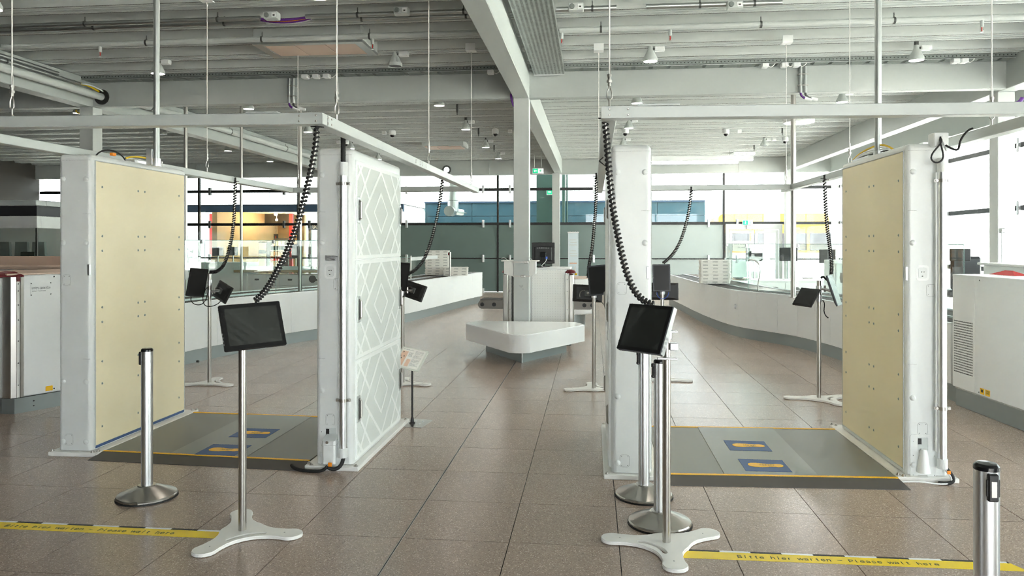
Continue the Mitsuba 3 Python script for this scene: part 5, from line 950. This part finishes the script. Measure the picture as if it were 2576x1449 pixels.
# right back row: white counter with ports, screens on stalks
k = thing('back_counter', 'white low counter with round ports behind the right lane', 'counter')
part(k, 'body', cbox(3.5, 6.9, 17.0, 17.6, 0, .86, .006), 'white'); part(k, 'worktop', cbox(3.45, 6.95, 16.95, 17.65, .86, .89, .006), 'white_gloss')
for i in range(5): part(k, 'front_panel', cbox(3.5 + .68 * i + .004, 3.5 + .68 * (i + 1) - .004, 16.98, 17.002, .08, .84, .003), 'white')
for px in (1950, 2003): c = on_y(px, 705, 16.97); part(k, 'port', cyl((c[0], 16.972, .62), (c[0], 16.98, .62), .12, 24), 'dark_metal', 40)
for i, (px, py, w) in enumerate(((1898, 642, .36), (1984, 641, .38), (2082, 646, .34))):
    c = on_y(px, py, 17.3); k = thing('counter_screen', 'black screen on the white back counter, ' + ('left of the steel post', 'directly behind the steel post', 'behind the far right monitor stand')[i], 'monitor')
    part(k, 'housing', cbox(c[0] - w / 2, c[0] + w / 2, 17.3, 17.34, c[2] - .14, c[2] + .16, .006), 'black'); part(k, 'screen', box(c[0] - w / 2 + .012, c[0] + w / 2 - .012, 17.296, 17.30, c[2] - .125, c[2] + .145), 'screen_matte'); part(k, 'stalk', J(cyl((c[0], 17.33, .89), (c[0], 17.33, c[2]), .02, 10), cbox(c[0] - .1, c[0] + .1, 17.25, 17.42, .89, .905, .004)), 'alu')
k = thing('grey_cabinet', 'tall pale cabinet just left of the right cream scanner panel', 'cabinet'); a, b = on_y(2098, 655, 14.5), on_y(2150, 655, 14.5); part(k, 'body', cbox(a[0], b[0] + .5, 14.5, 15.1, 0, a[2], .006), 'white'); part(k, 'door', cbox(a[0] + .03, b[0] + .45, 14.48, 14.502, .1, a[2] - .06, .004), 'counter_grey')
k = thing('roller_table', 'white roller table stub behind the right glass screens', 'conveyor'); part(k, 'frame', cbox(3.9, 4.75, 15.2, 15.7, .66, .74, .02), 'white_warm'); part(k, 'leg', J(*[cbox(x, x + .05, y, y + .05, 0, .66, .004) for x in (3.95, 4.65) for y in (15.22, 15.6)]), 'alu'); part(k, 'end_cap', cyl((4.76, 15.2, .70), (4.76, 15.7, .70), .05, 18), 'counter_grey', 40)

# left back row: white cabinet with drawers, wooden shelf, glass
k = thing('drawer_counter', 'white back counter with drawers and a wooden shelf behind the left lane', 'counter'); Yd = 16.6
x0, x1 = on_y(455, 700, Yd)[0] - 3.0, on_y(830, 700, Yd)[0]; xm = on_y(622, 700, Yd)[0]
part(k, 'body', box(x0, x1, Yd + .02, Yd + .6, 0, .98), 'white_warm'); part(k, 'raised_back', cbox(x0, xm, Yd - .02, Yd + .6, 0, 1.25, .005), 'white')
xs = [xm, on_y(670, 700, Yd)[0], on_y(702, 700, Yd)[0], on_y(757, 700, Yd)[0], x1]
for i in range(4):
    for z0, z1 in (((.5, .97),) if i == 0 else ((.72, .97), (.46, .71), (.1, .45))):
        d = part(k, 'drawer', cbox(xs[i] + .004, xs[i + 1] - .004, Yd, Yd + .022, z0, z1, .004), 'white'); cxm = (xs[i] + xs[i + 1]) / 2
        part(d, 'handle', J(cbox(cxm - (.12 if z1 < .9 else .05), cxm + (.12 if z1 < .9 else .05), Yd - .004, Yd, z1 - .13, z1 - .09, .003)), 'dark_metal')
c = on_y(786, 702, Yd); part(k, 'port', cyl((c[0], Yd - .006, c[2]), (c[0], Yd, c[2]), .085, 24), 'dark_metal', 40); part(k, 'shelf', cbox(xm - .3, x1, Yd - .06, Yd + .5, 1.02, 1.08, .006), 'wood'); part(k, 'shelf_edge', cbox(xm - .3, x1, Yd - .062, Yd - .05, 1.08, 1.17, .003), 'white_gloss')
for a, b, h in ((-10.4, -8.2, 1.75), (-8.15, -6.9, 1.72), (-6.85, -5.7, 1.72)):
    part(k, 'glass_pane', (np.array([[a, Yd - .2, 1.0], [b, Yd - .2, 1.0], [b, Yd - .2, h + .2], [a, Yd - .2, h + .2]]), [[0, 1, 2, 3]]), 'glass_green')
for i, (px, py, w, h) in enumerate(((547, 633, .26, .2), (585, 632, .22, .2), (743, 632, .18, .32))):
    c = on_y(px, py, 17.0); k = thing('counter_screen', ('dark screen on the left back counter behind the glass, left one', 'dark screen on the left back counter behind the glass, right one', 'dark upright screen left of the lattice panel behind the big coiled cable')[i], 'monitor'); part(k, 'housing', cbox(c[0] - w / 2, c[0] + w / 2, 17.0, 17.04, c[2] - h / 2, c[2] + h / 2, .005), 'shop_dark'); part(k, 'stalk', cyl((c[0], 17.03, .98 if i == 2 else 1.2), (c[0], 17.03, c[2]), .015, 8), 'steel')
k = thing('standing_fan', 'small wire desk fan behind the glass at the right edge of the left cream panel', 'fan'); c = on_y(474, 632, 16.9); part(k, 'guard', J(*[tube(ring_pts(c + [0, dy, 0], r, [1, 0, 0], [0, 0, 1], 28)[list(range(28)) + [0]], .004, 5) for r in (.05, .10, .15) for dy in (-.03, .03)]), 'steel'); part(k, 'blade', J(*[hull(np.array([[.02, .0, 0], [.12, .01, .05], [.12, -.01, -.04], [.03, .005, -.02]]) @ np.array([[math.cos(a), 0, math.sin(a)], [0, 1, 0], [-math.sin(a), 0, math.cos(a)]]) + c) for a in (0, 2.09, 4.19)]), 'dark_metal'); part(k, 'stand', J(cyl((c[0], 16.9, 1.25), (c[0], 16.9, c[2] - .15), .015, 8), cyl((c[0], 16.9, 1.25), (c[0], 16.9, 1.27), .08, 20)), 'steel')
# glazed booth at the far left
k = thing('control_booth', 'glazed office booth with a flat dark roof edge at the far left', 'booth'); bx = on_y(93, 600, 12.8)[0]; B0 = bx - 3.6
part(k, 'base_wall', box(B0, bx, 12.8, 16.0, 0, 1.22), 'white_warm'); part(k, 'sill', cbox(B0, bx + .03, 12.74, 16.0, 1.22, 1.28, .006), 'pink_wood'); part(k, 'upper_band', J(cbox(B0, bx, 12.8, 12.9, 1.97, 2.19, .006), cbox(bx - .1, bx, 12.9, 16.0, 1.97, 2.19, .006)), 'white'); part(k, 'roof_fascia', J(box(B0, bx - .02, 12.82, 12.9, 2.19, 2.38), box(bx - .1, bx - .02, 12.9, 16.0, 2.19, 2.38)), 'shop_dark'); part(k, 'roof_slab', J(cbox(B0, bx + .03, 12.74, 13.0, 2.38, 2.48, .01), cbox(bx - .25, bx + .03, 13.0, 16.0, 2.38, 2.48, .01)), 'counter_grey'); part(k, 'back_wall', box(B0, bx - .03, 15.6, 15.7, 1.28, 2.3), 'white'); part(k, 'corner_post', box(bx - .03, bx, 12.8, 12.83, 1.28, 1.97), 'dark_metal')
for q in range(3): a = B0 + q * 1.2; part(k, 'pane', (np.array([[a, 12.82, 1.28], [a + 1.17, 12.82, 1.28], [a + 1.17, 12.82, 1.97], [a, 12.82, 1.97]]), [[0, 1, 2, 3]]), 'glass_green')
for q in range(2): a = 12.85 + q * 1.55; part(k, 'pane', (np.array([[bx - .01, a, 1.28], [bx - .01, a + 1.5, 1.28], [bx - .01, a + 1.5, 1.97], [bx - .01, a, 1.97]]), [[0, 1, 2, 3]]), 'glass_green')
for i, px in enumerate((8, 53, 96)):
    c = on_y(px, 628, 14.2); k = thing('office_chair', 'dark chair back inside the booth, ' + ('at the picture edge', 'middle one', 'nearest the booth corner')[i], 'chair'); part(k, 'backrest', hull([[c[0] + dx * f, 14.2 + dy, z] for dx in (-.15, .15) for f, z in ((.85, 1.72), (1.0, 1.35)) for dy in (0, .06)]), 'text_grey'); part(k, 'seat', cbox(c[0] - .15, c[0] + .15, 14.0, 14.3, 1.225, 1.36, .02), 'dark_metal')
k = thing('control_desk', 'sloped grey control panel with rows of buttons inside the booth', 'control panel'); c = on_y(76, 640, 13.3); part(k, 'housing', hull([[c[0] + dx, 13.2, 1.285] for dx in (-.12, .16)] + [[c[0] + dx, 13.3, 1.285] for dx in (-.12, .16)] + [[c[0] + dx, 13.28, 1.53] for dx in (-.18, .10)]), 'dark_metal'); part(k, 'button', J(*[cyl((c[0] - .1 + .05 * i, 13.225 + .0022 * j, 1.38 + .06 * j), (c[0] - .1 + .05 * i, 13.215, 1.385 + .06 * j), .008, 8) for i in range(5) for j in range(2)]), 'alu')
k = thing('hanging_lamp', 'flat hanging lamp outside the far left glass', 'lamp'); c = on_y(122, 462, 27.5); part(k, 'shade', lathe([(0, .22), (.12, .22), (.16, .10), (.50, .02), (.50, 0), (0, 0)], 32, c), 'counter_grey', 30); part(k, 'rod', cyl(c + [0, 0, .2], c + [0, 0, 2], .02, 8), 'dark_metal')

# ------------------------------------------------------------------ shop beyond the far glass wall
k = thing('shop', 'warmly lit shop with tan back wall behind the left part of the far glass wall', 'shop'); xa, xb = -14.2, on_y(733, 600, 31.5)[0]
part(k, 'back_wall', box(xa, xb, 33.0, 33.2, -.05, 3.0), 'shop_wall'); part(k, 'floor_slab', box(xa, xb + 2, 27.0, 33.0, -.05, -.01), 'wood'); part(k, 'ceiling_panel', box(-20, -6.55, 25.9, 34.2, 2.96, 3.03), 'facade_pale'); part(k, 'roof_sheet', box(-20, -6.55, 25.75, 34.2, 3.03, 3.05), 'dark_brown'); part(k, 'fascia', box(-20, -6.55, 25.75, 25.9, 2.80, 3.06), 'far_blue_dark'); part(k, 'side_wall', box(xa - .2, xa, 27.4, 33.2, -.05, 3.0), 'shop_wall'); part(k, 'bulkhead', box(xa, xb, 31.6, 31.8, 2.55, 2.98), 'dark_brown')  # roof extended and topped with an added dark sheet to cut sun bounce
for px in (532, 732): c = on_y(px, 600, 31.4); part(k, 'red_pillar', box(c[0] - .07, c[0] + .07, 31.35, 31.5, -.01, 2.98), 'red')
for i, (px, py) in enumerate(((513, 535), (577, 547), (694, 537), (696, 553), (610, 549))):
    c = on_y(px, py, 29.0 + .4 * i); k = thing('shop_spotlight', 'glowing spotlight under the shop ceiling, ' + ('brightest at the left', 'below the ceiling left of the steel post', 'brightest at the right', 'small one at the right', 'small one behind the steel post')[i], 'spotlight'); c[2] = min(c[2], 2.88)
    e = part(k, 'bulb', trimesh.creation.icosphere(2, .07 if i in (0, 2) else .05), 'lamp_face', True); scene[e]['to_world'] = T().translate([float(v) for v in c]); emit(e, (26, 18, 9.5)); part(k, 'stem', cyl(c + [0, 0, .05], (c[0], c[1], 2.985), .02, 8), 'dark_metal')
for i, (px, py) in enumerate(((624, 592), (657, 589), (694, 598), (571, 588))):
    c = on_y(px, py, 31.9); k = thing('hanging_poster', 'dark hanging shop poster with an orange emblem, ' + ('left of three', 'middle of three', 'right of three and lowest', 'behind the glass left of the red strip')[i], 'poster'); part(k, 'board', cbox(c[0] - .10, c[0] + .10, 31.9, 31.93, c[2] - .16, c[2] + .16, .005), 'shop_dark'); part(k, 'emblem', ext_xz(Polygon([(c[0] - .06, c[2] - .06), (c[0] + .06, c[2] - .06), (c[0] + .02, c[2] - .02), (c[0] + .02, c[2] + .06), (c[0] - .02, c[2] + .06), (c[0] - .02, c[2] - .02)]), 31.895, 31.90), 'red'); part(k, 'cord', cyl((c[0], 31.915, c[2] + .16), (c[0], 31.915, 2.98), .006, 6), 'dark_metal')
k = thing('display_cabinet', 'tall shop display cabinet with a pale poster front', 'display cabinet'); c = on_y(660, 632, 31.0); part(k, 'body', cbox(c[0] - .22, c[0] + .22, 31.0, 31.5, -.01, c[2] + .42, .01), 'shop_dark'); part(k, 'front', box(c[0] - .18, c[0] + .18, 30.99, 31.0, .2, c[2] + .36), 'facade_pale'); part(k, 'front_band', box(c[0] - .18, c[0] + .18, 30.985, 30.992, c[2] - .1, c[2] + .05), 'far_blue')
k = thing('magazine_rack', 'shop magazine rack with stepped shelves beside the display cabinet', 'shelf'); c = on_y(690, 650, 30.2)
for i in range(7): part(k, 'shelf', cbox(c[0] - .3, c[0] + .3, 30.2 + .06 * i, 30.5 + .06 * i, .25 + .22 * i, .29 + .22 * i, .005), 'white_warm'); part(k, 'magazine_row', J(*[cbox(c[0] - .28 + .14 * j, c[0] - .16 + .14 * j, 30.25 + .06 * i, 30.28 + .06 * i, .29 + .22 * i, .45 + .22 * i, .003) for j in range(4)]), ('salmon', 'far_blue', 'white', 'red')[i % 4])
part(k, 'back_panel', box(c[0] - .32, c[0] + .32, 30.9, 30.95, 0, 1.9), 'dark_brown')
k = thing('shop_sign', 'dark blue shop sign with white lettering left of the lattice panel', 'sign'); a, b = on_y(775, 571, 31.0), on_y(830, 571, 31.0); part(k, 'board', cbox(a[0], b[0], 31.0, 31.1, a[2] - .12, a[2] + .14, .01), 'far_blue_dark'); part(k, 'lettering', text('DOU', .13, frm([on_y(786, 571, 31)[0], 30.998, a[2] - .06], [1, 0, 0], [0, 0, 1], [0, -1, 0])), 'white'); part(k, 'post', J(box(b[0] - .1, b[0], 31.05, 31.15, -.05, a[2] - .1), box(a[0], a[0] + .1, 31.05, 31.15, -.05, a[2] - .1)), 'dark_metal')
k = thing('glass_lettering', 'dark lettering on the glass right of the steel post', 'lettering'); c = on_y(775, 676, 16.3); part(k, 'letters', text('B\u00fcche', .085, frm([c[0], 16.38, c[2] - .02], [1, 0, 0], [0, 0, 1], [0, -1, 0])), 'text_dark')
